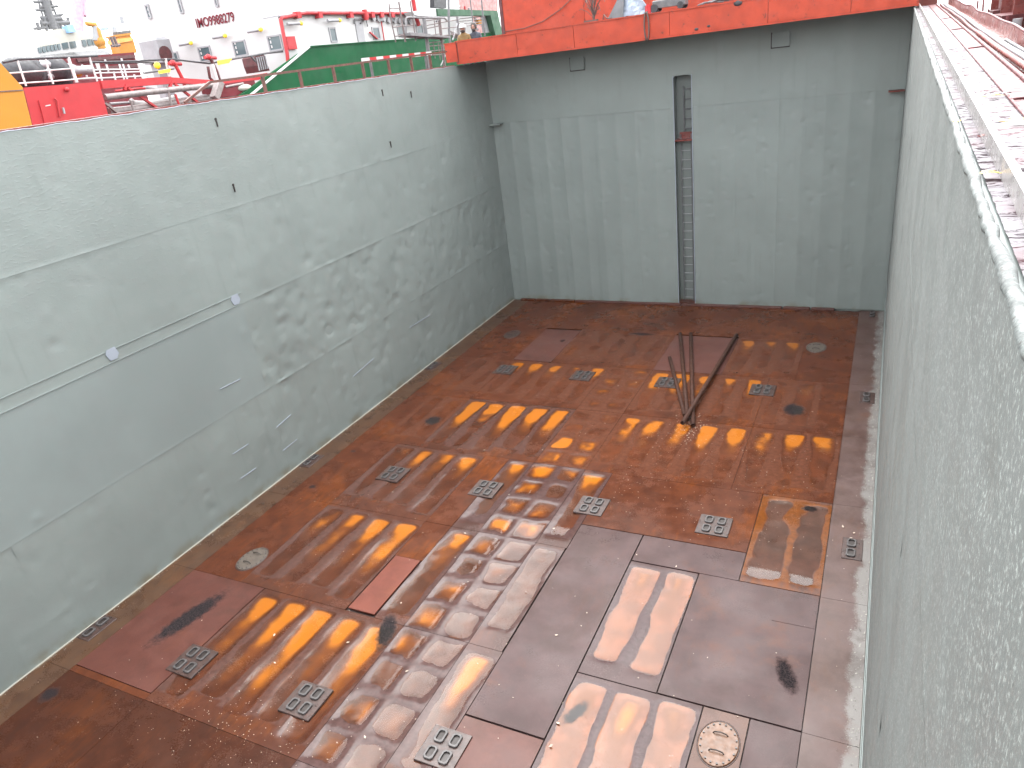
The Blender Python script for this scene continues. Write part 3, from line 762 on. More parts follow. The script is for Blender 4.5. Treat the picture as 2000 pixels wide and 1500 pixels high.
hose('hose', HW + .635, .010, .024, -25.5, -2, 'white_grey', 'pale grey hose between the ribbed hose and the low red lip')
hose('corrugated_hose', HW + .70, .006, .020, -25.5, -15, 'steel', 'ribbed grey hose next to the low red lip', .35)
# leaves on the coaming
def leaf(u, v, L, Wd, ang, mat, label, dz=.0):
    d = ray(u, v); t = (8.665 + dz + .0233 * CP.y - CP.z) / (d.z - .0233 * d.y); p = CP + d * t
    mb = MB(); c, s = math.cos(ang), math.sin(ang); n = 6; vs = []
    for i in range(n + 1):
        tt = i / n; w = 1.5 * Wd * math.sin(math.pi * tt) ** .7
        for sd in (-1, 0, 1):
            lx, ly = (tt - .5) * L, sd * w / 2
            vs.append(p + V((lx * c - ly * s, lx * s + ly * c, .006 + .005 * abs(sd) * math.sin(math.pi * tt) + .004 * math.sin(tt * 4))))
    fs = [(i * 3 + k, i * 3 + 3 + k, i * 3 + 4 + k, i * 3 + 1 + k) for i in range(n) for k in (0, 1)]
    mb.add(vs, fs, True); mb.tube([vs[1], vs[1] - V((c * L * .25, s * L * .25, -.004))], .0015, 5)
    tag(mb.build('leaf', M[mat]), label, 'leaf', 'fallen leaves on the right coaming')
leaf(1934, 342, .085, .030, .15, 'leaf_y', 'yellow leaf in the gutter nearest the viewer')
leaf(1945, 189, .10, .026, .1, 'leaf_y', 'thin yellow leaf beyond the flat bar, beside a dark scrap')
leaf(1966, 184, .06, .03, .5, 'leaf_d', 'dark blue scrap at the tip of the thin yellow leaf')
leaf(1990, 237, .12, .05, .2, 'leaf_y', 'large bright yellow leaf cut by the right picture edge')
leaf(1866, 94, .14, .03, .1, 'leaf_y', 'small far orange-yellow leaf beside the weld seam')
leaf(1926, 268, .05, .02, .3, 'leaf_r', 'small red leaf against the foot of the flat bar')
leaf(1868, 240, .05, .03, 1.4, 'leaf_y', 'brownish yellow leaf standing by the white rim')
for k, (u, v) in enumerate(((1821, 93), (1845, 73), (1836, 136))):
    pass
# red structures outboard on the right
X_ = HW + 1.5
st = empty('red_bulwark', (X_, -12, 7.35), 'dark red ship bulwark with thin upright pipes beyond the right coaming', 'bulwark')
MB().box((X_ + .2, -22, 7.36), (X_ + .26, -1, 9.3)).build('plate', M['redox'], st)
for (u, v0, v1) in ((1907, 2, 36), (1918, 0, 40), (1928, 18, 44), (1965, 32, 58)):
    b_ = atx(u, v1, X_ - .4); t_ = atx(u + 3, v0, X_ - .4)
    MB().tube([V((b_.x, b_.y, 7.36)), b_, t_], .018, 8).build('upright_pipe', M['redwet'], st)
b_ = atx(1984, 64, X_ - .3); t_ = atx(1988, 36, X_ - .3)
MB().tube([V((b_.x, b_.y, 7.36)), t_], .06, 10).build('grey_post', M['white_grey'], st)
p = atx(1975, 28, X_ + .1)
MB().box((p.x - .25, p.y - 1.1, p.z - .10), (p.x + .5, p.y + .8, p.z + .02)).build('cap_rail', M['redwet'], st)
p = atx(1960, 14, X_ + .1)
MB().box((p.x - .2, p.y - .3, p.z - .14), (p.x + .3, p.y + .5, p.z - .04)).box((p.x - .05, p.y + .1, p.z - .03), (p.x + .3, p.y + .45, p.z + .8)).build('fairlead', M['redwet'], st)
for i in range(9): MB().box((X_ + .02, -20 + i * 2.1, 7.36), (X_ + .2, -19.95 + i * 2.1, 9.2)).build('stiffener', M['redox'], st)

# ------------------------------------------------------------------ orange hatch cover across the far end
YF = -2.1
HC = empty('hatch_cover', (6.5, -1, HH), 'orange hatch cover beam spanning the far end of the hold', 'hatch cover')
MB().box((.02, YF + .06, 8.665), (13.1, .12, 9.27)).build('body', M['orange_dark'], HC)
br = [.16, 2.25, 4.12, 6.98, 9.6, 11.6, 13.12]
for i in range(6):
    nx = int((br[i + 1] - br[i]) / .06); X, Z = np.meshgrid(np.linspace(br[i] + .006, br[i + 1] - .006, nx), np.linspace(8.70, 9.30, 12), indexing='ij')
    Y = YF + .010 * fbm(X * 2.2, Z * 3, 60 + i, 3) * sstep(8.7, 8.76, Z) * sstep(9.3, 9.24, Z) + dents(X, Z, 14, 70 + i, br[i], br[i + 1], 8.7, 9.3, .03, .09, .01, 1)
    grid_obj('front_panel', np.stack([X, Y, Z], -1), M['orange'], HC, None, (0, .07, 0))
MB().box((.10, YF - .025, 8.655), (13.12, YF + .06, 8.695)).build('bottom_flange', M['orange'], HC)
MB().box((.10, YF - .02, 9.302), (13.12, YF + .1, 9.335)).build('top_flange', M['orange'], HC)
MB().box((-.32, YF + .03, 8.74), (.10, YF + .6, 9.28)).box((-.34, YF + .02, 9.282), (.098, YF + .6, 9.31)).build('end_block', M['orange'], HC)
MB().box((.0, YF + .5, 8.66), (.015, .1, 9.2)).build('end_plate', M['orange'], HC)
for (u, v, r_) in ((1360, 57, .06), (1384, 51, .05), (1441, 6, .12)):
    p = aty(u, v, YF - .01)
    MB().ball(p, (r_, .018, r_ * .6), 9, 5).build('tar_blot', M['black'], HC)
# upright orange panel behind
UPN = empty('upright_panel', (7, .5, 7.95), 'tall orange steel panel standing behind the hatch cover beam', 'panel')
xb = [.62, 3.6, 6.6, 9.6, 13.6]
for i in range(4):
    X, Z = np.meshgrid(np.linspace(xb[i] + (.004 if i else .10), xb[i + 1] - .004, 40), np.linspace(9.0, 10.75, 20), indexing='ij')
    Y = .36 + .03 * fbm(X * .8, Z * .8, 90 + i, 3)
    grid_obj('face_plate', np.stack([X, Y, Z], -1), M['orange'], UPN, None, (0, .1, 0))
MB().box((.60, .33, 7.96), (.715, .9, 10.76)).build('edge_shade', M['darkred'], UPN)  # dark strip standing in for the shadow along the panel's left edge
MB().box((.72, .50, 7.96), (13.6, .9, 10.74)).build('core', M['orange_dark'], UPN)
MB().tube([aty(u, v, .30) for u, v in ((985, 62), (1025, 55), (1060, 42), (1095, 18), (1120, -6))], .014, 6).build('cable', M['wire'], UPN)

# things on the hatch cover
ZT = 9.335
wb = MB(); r2 = random.Random(11); c0 = aty(1160, 38, -1.75); c0.z = ZT
for i in range(26):
    a = r2.uniform(-1, 1); h = r2.uniform(.35, 1.0); bx = a * r2.uniform(.15, .38)
    pts = [c0 + V((0, 0, 0)), c0 + V((bx * .15, r2.uniform(-.03, .03), h * .35)), c0 + V((bx * .7, r2.uniform(-.1, .1), h * .75)), c0 + V((bx * 1.2, r2.uniform(-.12, .12), h)), c0 + V((bx * 1.5, 0, h * r2.uniform(.6, 1.0)))]
    wb.tube(pts, .009, 5)
wb.box(c0 + V((-.3, -.06, 0)), c0 + V((.12, .06, .05)))
tag(wb.build('wire_bundle', M['wire'], None, tuple(c0)), 'bundle of rusty wires fanning up from the hatch cover', 'wire bundle')
c0 = aty(1232, 28, -1.6); c0.z = ZT
tp = empty('tarp_heap', tuple(c0), 'pale blue tarpaulin heaped in a peak on the hatch cover', 'tarpaulin')
rings = []
for j in range(8):
    t = j / 7; ring = []
    for k in range(20):
        a = 2 * math.pi * k / 20
        rad = (1 - t) ** .85 * (.52 + .06 * math.sin(a * 5 + j)) + .04
        ring.append(c0 + V((rad * math.cos(a) * 1.0 + .05 * t, rad * math.sin(a) * .7, .82 * t + .02 * math.sin(a * 7 + j * 2))))
    rings.append(ring)
cl = MB(); cl.loft(rings, True, False); cl.build('cloth', M['tarp'], tp)
MB().prism([c0 + V((-.58, -.38, .0)), c0 + V((-.08, -.50, .0)), c0 + V((-.10, -.20, .62)), c0 + V((-.2, -.1, .7))], (0, .02, 0)).build('dark_flap', M['tarp_dark'], tp)
MB().tube([c0 + V((-.75, -.3, .02)), c0 + V((-.7, -.32, .14)), c0 + V((-.62, -.34, .03)), c0 + V((-.45, -.4, .03))], .018, 6).build('rope_end', M['wire'], tp)
c0 = aty(1312, 18, -1.7); c0.z = ZT
tr = empty('trolley', tuple(c0), 'low dark machine on small wheels on the hatch cover', 'machine')
MB().cbox(c0 + V((-.5, -.22, .10)), c0 + V((.42, .22, .30)), .03).build('body', M['steel'], tr)
MB().cbox(c0 + V((-.2, -.2, .302)), c0 + V((.44, .2, .42)), .03).build('lid', M['cream'], tr)
for wx in (-.44, .3): MB().tube([c0 + V((wx, -.26, .1)), c0 + V((wx, -.18, .1))], .11 if wx < 0 else .09, 12).build('wheel', M['black'], tr)
for wx in (-.44, .3): MB().tube([c0 + V((wx, .18, .1)), c0 + V((wx, .26, .1))], .10, 12).build('wheel', M['black'], tr)
c0 = aty(1266, 22, -1.95); c0.z = ZT
tag(MB().tube([c0, c0 + V((0, 0, .2))], .085, 10).tube([c0 + V((0, 0, .2)), c0 + V((0, 0, .235))], .05, 10).build('paint_can', M['red'], None, tuple(c0)), 'small red can beside the blue tarpaulin', 'can')
a = aty(1262, 24, YF - .04); l_ = []
for t in np.linspace(0, 1, 16):
    ang = math.pi * 2 * t - math.pi / 2 * 0
    l_.append(a + V((.065 * math.sin(2 * math.pi * t), -.01, -.36 + .36 * math.cos(2 * math.pi * t) )))
tag(MB().tube(l_, .022, 7).tube([a, a + V((0, .35, .04))], .022, 7).build('hanging_rope', M['wire'], None, tuple(a)), 'dark rope loop hanging down the front of the orange beam', 'rope')
cb = MB(); r2 = random.Random(4)
for i in range(6):
    c0 = aty(1385 + i * 9, 9 - i * 1.2, -1.85); c0.z = ZT + .02 + .01 * i
    cb.tube([c0 + V((-.3, r2.uniform(-.1, .1), 0)), c0 + V((-.1, r2.uniform(-.1, .1), .05)), c0 + V((.15, r2.uniform(-.1, .1), .03)), c0 + V((.4, r2.uniform(-.1, .1), .0))], .02, 6)
tag(cb.build('cable_pile', M['steel']), 'loose grey cables on the hatch cover near the right end', 'cables')

# ------------------------------------------------------------------ container sockets on the hold floor
def ring_mesh():
    w, h, c, t, z = .078, .11, .03, .028, .032
    def oc(w, h, c, z): return [(-w + c, -h, z), (w - c, -h, z), (w, -h + c, z), (w, h - c, z), (w - c, h, z), (-w + c, h, z), (-w, h - c, z), (-w, -h + c, z)]
    mb = MB(); mb.loft([oc(w, h, c, 0), oc(w, h, c, z - .006), oc(w - .006, h - .006, c, z), oc(w - t, h - t, c * .8, z), oc(w - t, h - t, c * .8, .004)], False)
    return mb.mesh('socket')
RING = ring_mesh(); RING.materials.append(M['socket'])
HOLE = MB().prism([(-.05, -.082, .0), (.05, -.082, .0), (.05, .082, .0), (-.05, .082, .0)], (0, 0, .005)).mesh('socket_hole'); HOLE.materials.append(M['hole'])
PADM = MB().cbox((-.31, -.31, -.01), (.31, .31, .022), .006).mesh('pad'); PADM.materials.append(M['pad'])
PADH = MB().cbox((-.17, -.31, -.01), (.17, .31, .014), .006).mesh('pad'); PADH.materials.append(M['pad'])
ordn = ['leftmost', 'second from left', 'third from left', 'rightmost']
rown = ['far row', 'middle row', 'near row']
for i in range(3):
    for j in range(4):
        if i == 2 and j == 3: continue
        x, y = 2.715 + 2.52 * j, -6.41 - 6.196 * i
        nm = ordn[j] if not (i == 2 and j == 2) else 'rightmost'
        o = empty('socket_plate', (x, y, .0), f'steel floor plate with four raised sockets, {nm} in the {rown[i]}', 'socket plate', 'four-socket plates on the hold floor')
        link('pad', PADM, o, (x, y, .0))
        for sx in (-.12, .12):
            for sy in (-.145, .145):
                so_ = link('socket', RING, o, (x + sx, y + sy, .022)); link('socket_hole', HOLE, so_, (x + sx, y + sy, .0225))
def pair(x, y, label, pad=True):
    o = empty('socket_pair', (x, y, 0), label, 'socket plate', 'two-socket plates along the hold walls')
    if pad: link('pad', PADH, o, (x, y, 0))
    for sy in (-.145, .145):
        so_ = link('socket', RING, o, (x - .02, y + sy, .014)); link('socket_hole', HOLE, so_, (x - .02, y + sy, .0145))
pair(12.75, -6.37, 'pair of sockets at the foot of the right wall, farther one')
pair(12.72, -12.63, 'pair of sockets at the foot of the right wall, nearer one')
pair(.19, -6.56, 'pair of sockets at the foot of the left wall, farthest of three')
pair(.19, -12.6, 'pair of sockets at the foot of the left wall, middle of three')
pair(.19, -18.8, 'pair of sockets at the foot of the left wall, nearest of three')
pair(12.7, -.35, 'pair of sockets in the far right corner of the hold', False)

# manholes
def manhole(x, y, label, a=.27, b=.37, mat='cover', z=.004, big=False):
    o = empty('manhole', (x, y, 0), label, 'manhole', 'oval manholes in the hold floor')
    n = 28
    el = lambda r, zz: [(x + a * r * math.cos(2 * math.pi * k / n), y + b * r * math.sin(2 * math.pi * k / n), zz) for k in range(n)]
    MB().loft([el(1.05, -.01), el(1.05, z + .004), el(1.0, z + .004), el(.995, z - .006)], False, True).build('rim', M['pad'], o)
    MB().loft([el(.975, -.01), el(.975, z + .012), el(.95, z + .016)], True).build('lid', M[mat], o)
    for k in range(18):
        t = 2 * math.pi * k / 18; c = V((x + a * .87 * math.cos(t), y + b * .87 * math.sin(t), z + .016))
        MB().tube([c, c + V((0, 0, .014))], .014, 6).build('bolt', M['socket'], o)
    for sy in (-.4, .4):
        MB().tube([(x - .1, y + sy * b, z + .014), (x - .08, y + sy * b, z + .045), (x, y + sy * b + .01, z + .05), (x + .08, y + sy * b, z + .045), (x + .1, y + sy * b, z + .014)], .009, 6).build('handle', M['hole'], o)
manhole(1.66, -16.25, 'grey bolted oval manhole near the left wall, in front')
manhole(1.60, -3.58, 'rusty oval manhole in the far left corner of the floor', mat='pad')
manhole(11.31, -3.31, 'yellowish oval manhole in the far right corner of the floor', mat='cover')
manhole(11.31, -17.45, 'oval manhole half under water in the right foreground', mat='cover_silt', z=.004)

# long bars lying on the floor
def bar_(a, b, r, label, z=.0, z2=None):
    z2 = z if z2 is None else z2
    mb = MB(); A, B = V((*a, z + r)), V((*b, z2 + r)); n = 12
    t = (B - A).normalized(); s_ = t.cross(V((0, 0, 1))).normalized(); u_ = s_.cross(t)
    def ring(p, rr): return [p + (s_ * math.cos(2 * math.pi * k / n) + u_ * math.sin(2 * math.pi * k / n)) * rr for k in range(n)]
    mb.loft([ring(A + t * .08, r * .72), ring(A, r * .72), ring(A, r), ring(B, r), ring(B, r * .72), ring(B - t * .08, r * .72)], True, True)
    tag(mb.build('steel_pipe', M['bars'], None, tuple(A)), label, 'pipe', 'long rusty pipes lying on the floor')
bar_((8.68, -8.30), (7.40, -4.80), .050, 'shortest of the four rusty pipes, leftmost on the floor')
bar_((8.80, -8.50), (7.24, -2.86), .055, 'long rusty pipe, second from the left of four')
bar_((9.0, -8.78), (7.57, -2.83), .055, 'long rusty pipe, third from the left of four')
bar_((8.78, -8.92), (8.97, -2.76), .058, 'rusty pipe lying across the others, pointing to the right', .112, .0)

# small loose debris, uncountable flakes and grit
r3 = random.Random(21); db = MB()
def flake(x, y, s, z=.004):
    a = r3.uniform(0, 6.28); c, d = math.cos(a) * s, math.sin(a) * s; h = s * r3.uniform(.2, .7)
    db.add([(x - c, y - d, z), (x + d * .6, y - c * .6, z + h * .3), (x + c, y + d, z + h), (x - d * .5, y + c * .5, z + h * .5)], [(0, 1, 2, 3)])
for _ in range(420): flake(r3.uniform(.3, 12.7), r3.uniform(-21, -.4), r3.uniform(.006, .016), .008)
for _ in range(260): flake(r3.gauss(4.6, 1.1), r3.gauss(-19.6, .5), r3.uniform(.004, .012), .008)
for _ in range(260): flake(r3.uniform(8, 12), r3.uniform(-13, -8.6), r3.uniform(.005, .014), .008)
for _ in range(120): flake(r3.gauss(8.9, .25), r3.gauss(-8.9, .4), r3.uniform(.008, .022), .008)
for _ in range(30): flake(r3.uniform(2, 12), r3.uniform(-20, -4), r3.uniform(.018, .032), .01)
for (u, v) in ((1076, 1458), (1090, 1413), (795, 1312), (536, 1241), (680, 1256), (1668, 1042), (1662, 1052), (1646, 1030)):
    p = atz(u, v); flake(p.x, p.y, .035, .012)
fl = db.build('debris', M['flake'], None, (6.5, -10, 0)); tag(fl, 'pale paint flakes and grit scattered over the hold floor', kind='stuff')
sd2 = MB(); 
for _ in range(1500):
    s = r3.random() < .6
    x = HW - abs(r3.gauss(0, .11)) - .01 if s else abs(r3.gauss(0, .05)) + .03
    y = r3.uniform(-21, -.5); q = r3.uniform(.005, .016); a = r3.uniform(0, 6.28)
    sd2.add([(x - q * math.cos(a), y - q * math.sin(a), .004), (x + q * math.sin(a), y - q * math.cos(a) * .7, .006), (x + q * .5, y + q * .6, .004 + q)], [(0, 1, 2)])
g_ = sd2.build('grit', M['cream'], None, (6.5, -10, 0)); tag(g_, 'pale grit lying along the feet of both hold walls', kind='stuff')
#PART3
# ------------------------------------------------------------------ the ship moored alongside
XS = -12.0
NS = empty('moored_ship', (-18, 5, 1.6), 'white deckhouse, green bulwark and red foredeck of the ship moored alongside on the left', 'ship')
def px(X, pts): return [atx(u, v, X) for u, v in pts]
def py(Y, pts): return [aty(u, v, Y) for u, v in pts]
MB().box((-24.5, -40, 0), (XS - .25, 60, 8.15)).build('hull', M['hullred'], NS)
# green bulwark with sloped front end
a, b, c = atx(466, 188, XS), atx(603, 91, XS), atx(866, 72, XS)
MB().prism([V((XS, a.y - 1.2, 7.6)), a, b, c, V((XS, 60, c.z)), V((XS, 60, 7.6))], (-.12, 0, 0)).build('bulwark', M['green'], NS)
MB().bar(V((XS, a.y - 1.0, 7.85)), b, .16, .08).build('bulwark_edge', M['white'], NS)
MB().bar(b, V((XS, 60, c.z)), .14, .05).build('bulwark_edge', M['green'], NS)
# deckhouse
YD, XD = 5.0, -13.0
zt1 = atx(690, 29, XD).z
DH = MB().box((-22.75, YD, 8.16), (XD, 24, zt1)).box((-22.75, YD + .02, zt1), (XD - .9, 24, 22)).build('deckhouse', M['white'], NS)
MB().box((XD - .9, YD, zt1), (XD + .10, 24, zt1 + .06)).build('roof_edge', M['white_grey'], DH)
def win_y(l, t, r_, b_):
    p = py(YD, [(l, t), (r_, b_)]); x0, x1 = p[0].x, p[1].x; cz = (p[0].z + p[1].z) / 2
    hh = (b_ - t) / 2 * (YD - CP.y) / FPX * 1.02 * 1.16
    cx = (x0 + x1) / 2; hw = abs(x1 - x0) / 2 * .92
    f_ = MB().box((cx - hw - .07, YD - .05, cz - hh - .07), (cx + hw + .07, YD - .001, cz - hh)).box((cx - hw - .07, YD - .05, cz + hh), (cx + hw + .07, YD - .001, cz + hh + .07)).box((cx - hw - .07, YD - .05, cz - hh), (cx - hw, YD - .001, cz + hh)).box((cx + hw, YD - .05, cz - hh), (cx + hw + .07, YD - .001, cz + hh)).build('window', M['white_grey'], NS)
    MB().box((cx - hw, YD - .02, cz - hh), (cx + hw, YD - .004, cz + hh)).build('pane', M['glass'], f_)
    for k in range(3): MB().box((cx - hw + .06, YD - .026, cz - hh + .08 + k * .2), (cx - hw + .14, YD - .021, cz - hh + .2 + k * .2)).build('sticker', M['white'], f_)
for q in ((327, 105, 352, 124), (387, 94, 416, 117), (455, 83, 484, 106), (523, 73, 553, 95), (285, 12, 295, 33), (347, -3, 357, 22), (417, -14, 425, 9)): win_y(*q)
def win_x(u, v, w, h):
    p = atx(u, v, XD); hw = w / 2; hh = h / 2
    f_ = MB().box((XD, p.y - hw - .07, p.z - hh - .07), (XD + .05, p.y + hw + .07, p.z - hh)).box((XD, p.y - hw - .07, p.z + hh), (XD + .05, p.y + hw + .07, p.z + hh + .07)).box((XD, p.y - hw - .07, p.z - hh), (XD + .05, p.y - hw, p.z + hh)).box((XD, p.y + hw, p.z - hh), (XD + .05, p.y + hw + .07, p.z + hh)).build('window', M['white_grey'], NS)
    MB().box((XD + .004, p.y - hw, p.z - hh), (XD + .02, p.y + hw, p.z + hh)).build('pane', M['glass'], f_)
for q in ((650, 68, .42, .55), (734, 65, .55, .5), (783, 60, .6, .45), (819, 57, .6, .4)): win_x(*q)
# letters
cu = bpy.data.curves.new('imo', 'FONT'); cu.body = 'IMO9988279'; cu.size = 1; cu.extrude = .004; cu.offset = .018
to = bpy.data.objects.new('imo_tmp', cu); COL.objects.link(to)
bpy.context.view_layer.update()
me = bpy.data.meshes.new_from_object(to.evaluated_get(bpy.context.evaluated_depsgraph_get()))
bpy.data.objects.remove(to)
co_ = np.array([v.co[:] for v in me.vertices]); mn, mx = co_.min(0), co_.max(0)
pl, pr = aty(383, 47, YD - .03), aty(456, 31, YD - .03)
wd = pr.x - pl.x; hgt = .42
for v in me.vertices:
    q = v.co; fx = (q.x - mn[0]) / (mx[0] - mn[0]); fy = (q.y - mn[1]) / (mx[1] - mn[1])
    v.co = V((pl.x + fx * wd, YD - .012 - q.z, (pl.z + pr.z) / 2 - hgt / 2 + fy * hgt))
for v in me.vertices: v.co -= ORG[DH]
link('lettering', me, DH, ORG[DH], M['imo'])
# floodlights
for k, (u, v, pl_) in enumerate(((291, 98, 'y'), (362, 86, 'y'), (428, 72, 'y'), (497, 60, 'y'), (575, 46, 'x'), (652, 40, 'x'))):
    p = aty(u, v, YD - .3) if pl_ == 'y' else atx(u, v, XD + .3)
    t = V((.42, 0, .0)) if pl_ == 'y' else V((0, .5, 0))
    o = MB().tube([p - t, p + t * .7], .07, 8).build('floodlight', M['white_grey'], NS)
    MB().ball(p + t * .95, .10, 8, 5).build('yellow_end', M['yellow2'], o)
    MB().tube([p, p + (V((0, .3, 0)) if pl_ == 'y' else V((-.3, 0, 0)))], .03, 6).build('arm', M['white_grey'], o)
# red fire pipe on the deckhouse
MB().tube(px(XD + .2, [(563, 128), (561, 105), (548, 38), (551, 35), (592, 26.5), (600, 25.5), (700, 25.5), (808, 26)]), .085, 8).build('fire_pipe', M['red'], NS)
MB().tube(px(XD + .2, [(818, 50), (812, 30), (806, -6)]), .12, 8).build('fire_pipe', M['red'], NS)
for u in (581, 623, 684, 714, 726, 744, 765, 800):
    p = atx(u, 26.5, XD + .2); MB().box((XD + .02, p.y - .14, p.z - .2), (XD + .30, p.y + .14, p.z + .08)).build('pipe_clamp', M['red'], NS)
p = atx(713, 27, XD + .2); MB().tube([p + V((0, 0, .2)), p + V((0, 0, -.3))], .14, 8).build('valve', M['red'], NS)
MB().tube(px(XD + .1, [(744, 38), (751, 82)]), .035, 6).build('drop_pipe', M['red'], NS)
MB().tube(px(XD + .1, [(714, 32), (718, 52)]), .03, 6).build('drop_pipe', M['steel'], NS)
MB().bar(*px(XD + .1, [(722, 63), (737, 76)]), .10, .06).build('hose_reel', M['red'], NS)
p = px(XD + .02, [(692, 37), (706, 37), (714, 83), (700, 85)])
MB().prism(p, (.03, 0, 0)).build('door', M['white_grey'], NS)
MB().tube(px(XD + .1, [(692, 46), (693, 38), (706, 37), (709, 41), (704, 46)]), .05, 6).build('door_hood', M['steel'], NS)
p = atx(568, 84, XD + .05); MB().box((XD + .001, p.y - .3, p.z - .28), (XD + .12, p.y + .3, p.z + .28)).build('hose_box', M['red'], NS)
rr = random.Random(8)
for (u, v) in ((728, 36), (738, 37), (748, 37), (758, 40), (769, 40), (779, 41), (790, 42), (800, 43), (742, 36), (765, 36)):
    p = atx(u, v, XD + .06); MB().tube([p, p + V((.1, 0, 0))], .16, 8).build('life_ring', M['white_grey'], NS)
# grey cowl vent
p = aty(312, 103, 3.2)
MB().box((p.x - .5, 2.9, 8.16), (p.x - .1, 3.5, p.z)).build('vent_stem', M['white_grey'], NS)
o = MB().cbox((p.x - .75, 2.7, p.z - .45), (p.x + .45, 3.7, p.z + .65), .12).build('cowl_vent', M['white_grey'], NS)
MB().tube([(p.x + .46, 3.1, p.z - .1), (p.x + .5, 3.1, p.z - .1)], .36, 14).build('vent_mouth', M['darkred'], o)
# red casing with door and the yellow plate on the foredeck
q = px(XS, [(46, 171), (193, 160), (209, 224), (57, 246)])
MB().prism([q[0], q[1], V((XS, q[2].y, 7.6)), V((XS, q[3].y, 7.6))], (-2.2, 0, 0)).build('red_casing', M['red'], NS)
o = MB().prism(px(XS + .05, [(76, 196), (106, 192), (111, 196), (118, 236), (88, 243)]), (-.045, 0, 0)).build('casing_door', M['red'], NS)
MB().tube(px(XS + .1, [(106, 192), (112, 197), (117, 228)]), .03, 6).build('door_frame', M['red'], o)
MB().bar(*px(XS + .1, [(123, 210), (126, 222)]), .05, .05).build('door_handle', M['white_grey'], o)
MB().prism(px(XS + .06, [(89, 206), (99, 204), (99, 206), (89, 208)]), (-.005, 0, 0)).build('name_plate', M['white'], o)
MB().ball(atx(131, 175, XS + .08), .08, 8, 5).build('lamp', M['red'], NS)
q = px(XS + .02, [(-60, 100), (0, 122), (44, 170), (57, 248)])
MB().prism([V((XS + .02, q[0].y - 6, q[0].z)), q[0], q[1], q[2], V((XS + .02, q[3].y, 7.6)), V((XS + .02, q[0].y - 6, 7.6))], (-.1, 0, 0)).build('yellow_plate', M['yellow'], NS)
MB().bar(*px(XS + .04, [(-20, 180), (45, 176)]), .02, .03).build('plate_seam', M['scaff'], NS)
# foredeck pipework, red trusses
def tx(X, pts, r, mat, name, n=8): return MB().tube(px(X, pts), r, n).build(name, M[mat], NS)
tx(XS - .3, [(205, 190), (300, 179), (422, 166)], .11, 'pipe', 'deck_pipe')
tx(XS - .6, [(212, 219), (250, 215), (330, 203), (470, 184)], .15, 'pipe', 'deck_pipe')
tx(XS - 1.0, [(215, 203), (330, 196), (420, 184)], .05, 'white_grey', 'deck_pipe')
tx(XS - .8, [(255, 196), (262, 201), (285, 203), (330, 195), (340, 190)], .10, 'white', 'deck_pipe')
tx(XS - 1.4, [(225, 178), (270, 173), (300, 172)], .04, 'red', 'deck_pipe')
tx(XS - 1.4, [(283, 170), (292, 172), (305, 176)], .10, 'white_grey', 'valve')
MB().box((XS - 6, -14, 8.16), (XS - 2.2, atx(420, 170, XS - 2).y, 8.6)).build('hatch_block', M['hullred'], NS)
MB().bar(*px(XS - .5, [(195, 166), (332, 157)]), .22, .26).build('truss_beam', M['red'], NS)
MB().bar(*px(XS - .5, [(332, 157), (430, 163)]), .22, .2).build('truss_beam', M['red'], NS)
MB().bar(*px(XS - .5, [(430, 163), (520, 148)]), .22, .22).build('truss_beam', M['red'], NS)
for (a, b) in (((250, 172), (308, 212)), ((340, 163), (386, 200)), ((206, 202), (232, 222)), ((336, 160), (330, 172)), ((246, 166), (243, 176))):
    MB().bar(*px(XS - .4, [a, b]), .10, .08).build('brace', M['red' if a[0] > 240 else 'pipe'], NS)
for (a, b, mt) in (((326, 168), (336, 208), 'pipe'), ((342, 184), (350, 206), 'red'), ((254, 195), (262, 218), 'pipe')): tx(XS - .25, [a, b], .045, mt, 'pipe_stand')
MB().bar(*px(XS + .1, [(429, 160), (419, 192)]), .30, .25).build('strut', M['pipe'], NS)
MB().box(tuple(atx(425, 165, XS - .2)), tuple(atx(470, 185, XS - 1.2))).build('bollard_box', M['hullred'], NS)
MB().ball(atx(475, 172, XS - .3), (.3, .45, .16), 10, 6).build('buoy', M['cream'], NS)
tx(XS - .2, [(440, 170), (475, 163)], .05, 'pipe', 'deck_pipe')
# walkway railing
RLN = MB().tube(px(XS - .8, [(5, 122), (35, 116), (175, 110), (190, 109)]), .045, 6).build('railing', M['black'], NS)
for pts in ([(18, 143), (100, 137), (150, 133)], [(35, 163), (110, 158), (190, 151)]): MB().tube(px(XS - .8, pts), .025, 6).build('rail', M['white'], RLN)
for (a, b) in (((34, 118), (51, 168)), ((88, 114), (104, 164)), ((133, 112), (150, 161)), ((174, 110), (190, 159))): MB().tube(px(XS - .8, [a, b]), .035 if a[0] != 133 else .06, 6).build('railing_post', M['white'], RLN)
RL2 = MB().tube(px(XS - 3.5, [(130, 139), (200, 136), (280, 135)]), .03, 6).build('railing', M['white'], NS)
for pts in ([(150, 144), (280, 140)], [(145, 155), (290, 148)], [(200, 160), (290, 153)], [(135, 147), (180, 144)]): MB().tube(px(XS - 3.5, pts), .03, 6).build('rail', M['white'], RL2)
for (a, b) in (((205, 116), (212, 140)), ((232, 122), (244, 160)), ((237, 114), (250, 160)), ((192, 124), (200, 160)), ((222, 140), (227, 162)), ((265, 112), (275, 140)), ((140, 128), (150, 158)), ((122, 124), (134, 160)), ((262, 145), (266, 160)), ((160, 126), (170, 150)), ((250, 126), (254, 136)), ((186, 120), (192, 135))): MB().tube(px(XS - 3.5, [a, b]), .038, 6).build('railing_post', M['white'], RL2)
tx(XS - 1.2, [(175, 122), (255, 120), (325, 116), (340, 116), (408, 124), (425, 121)], .035, 'black', 'cable')
tx(XS - 1.2, [(425, 121), (460, 114), (520, 104), (573, 98)], .045, 'steel', 'walkway_rail')
tx(XS - 1.5, [(205, 124), (290, 122), (312, 124)], .03, 'black', 'cable')
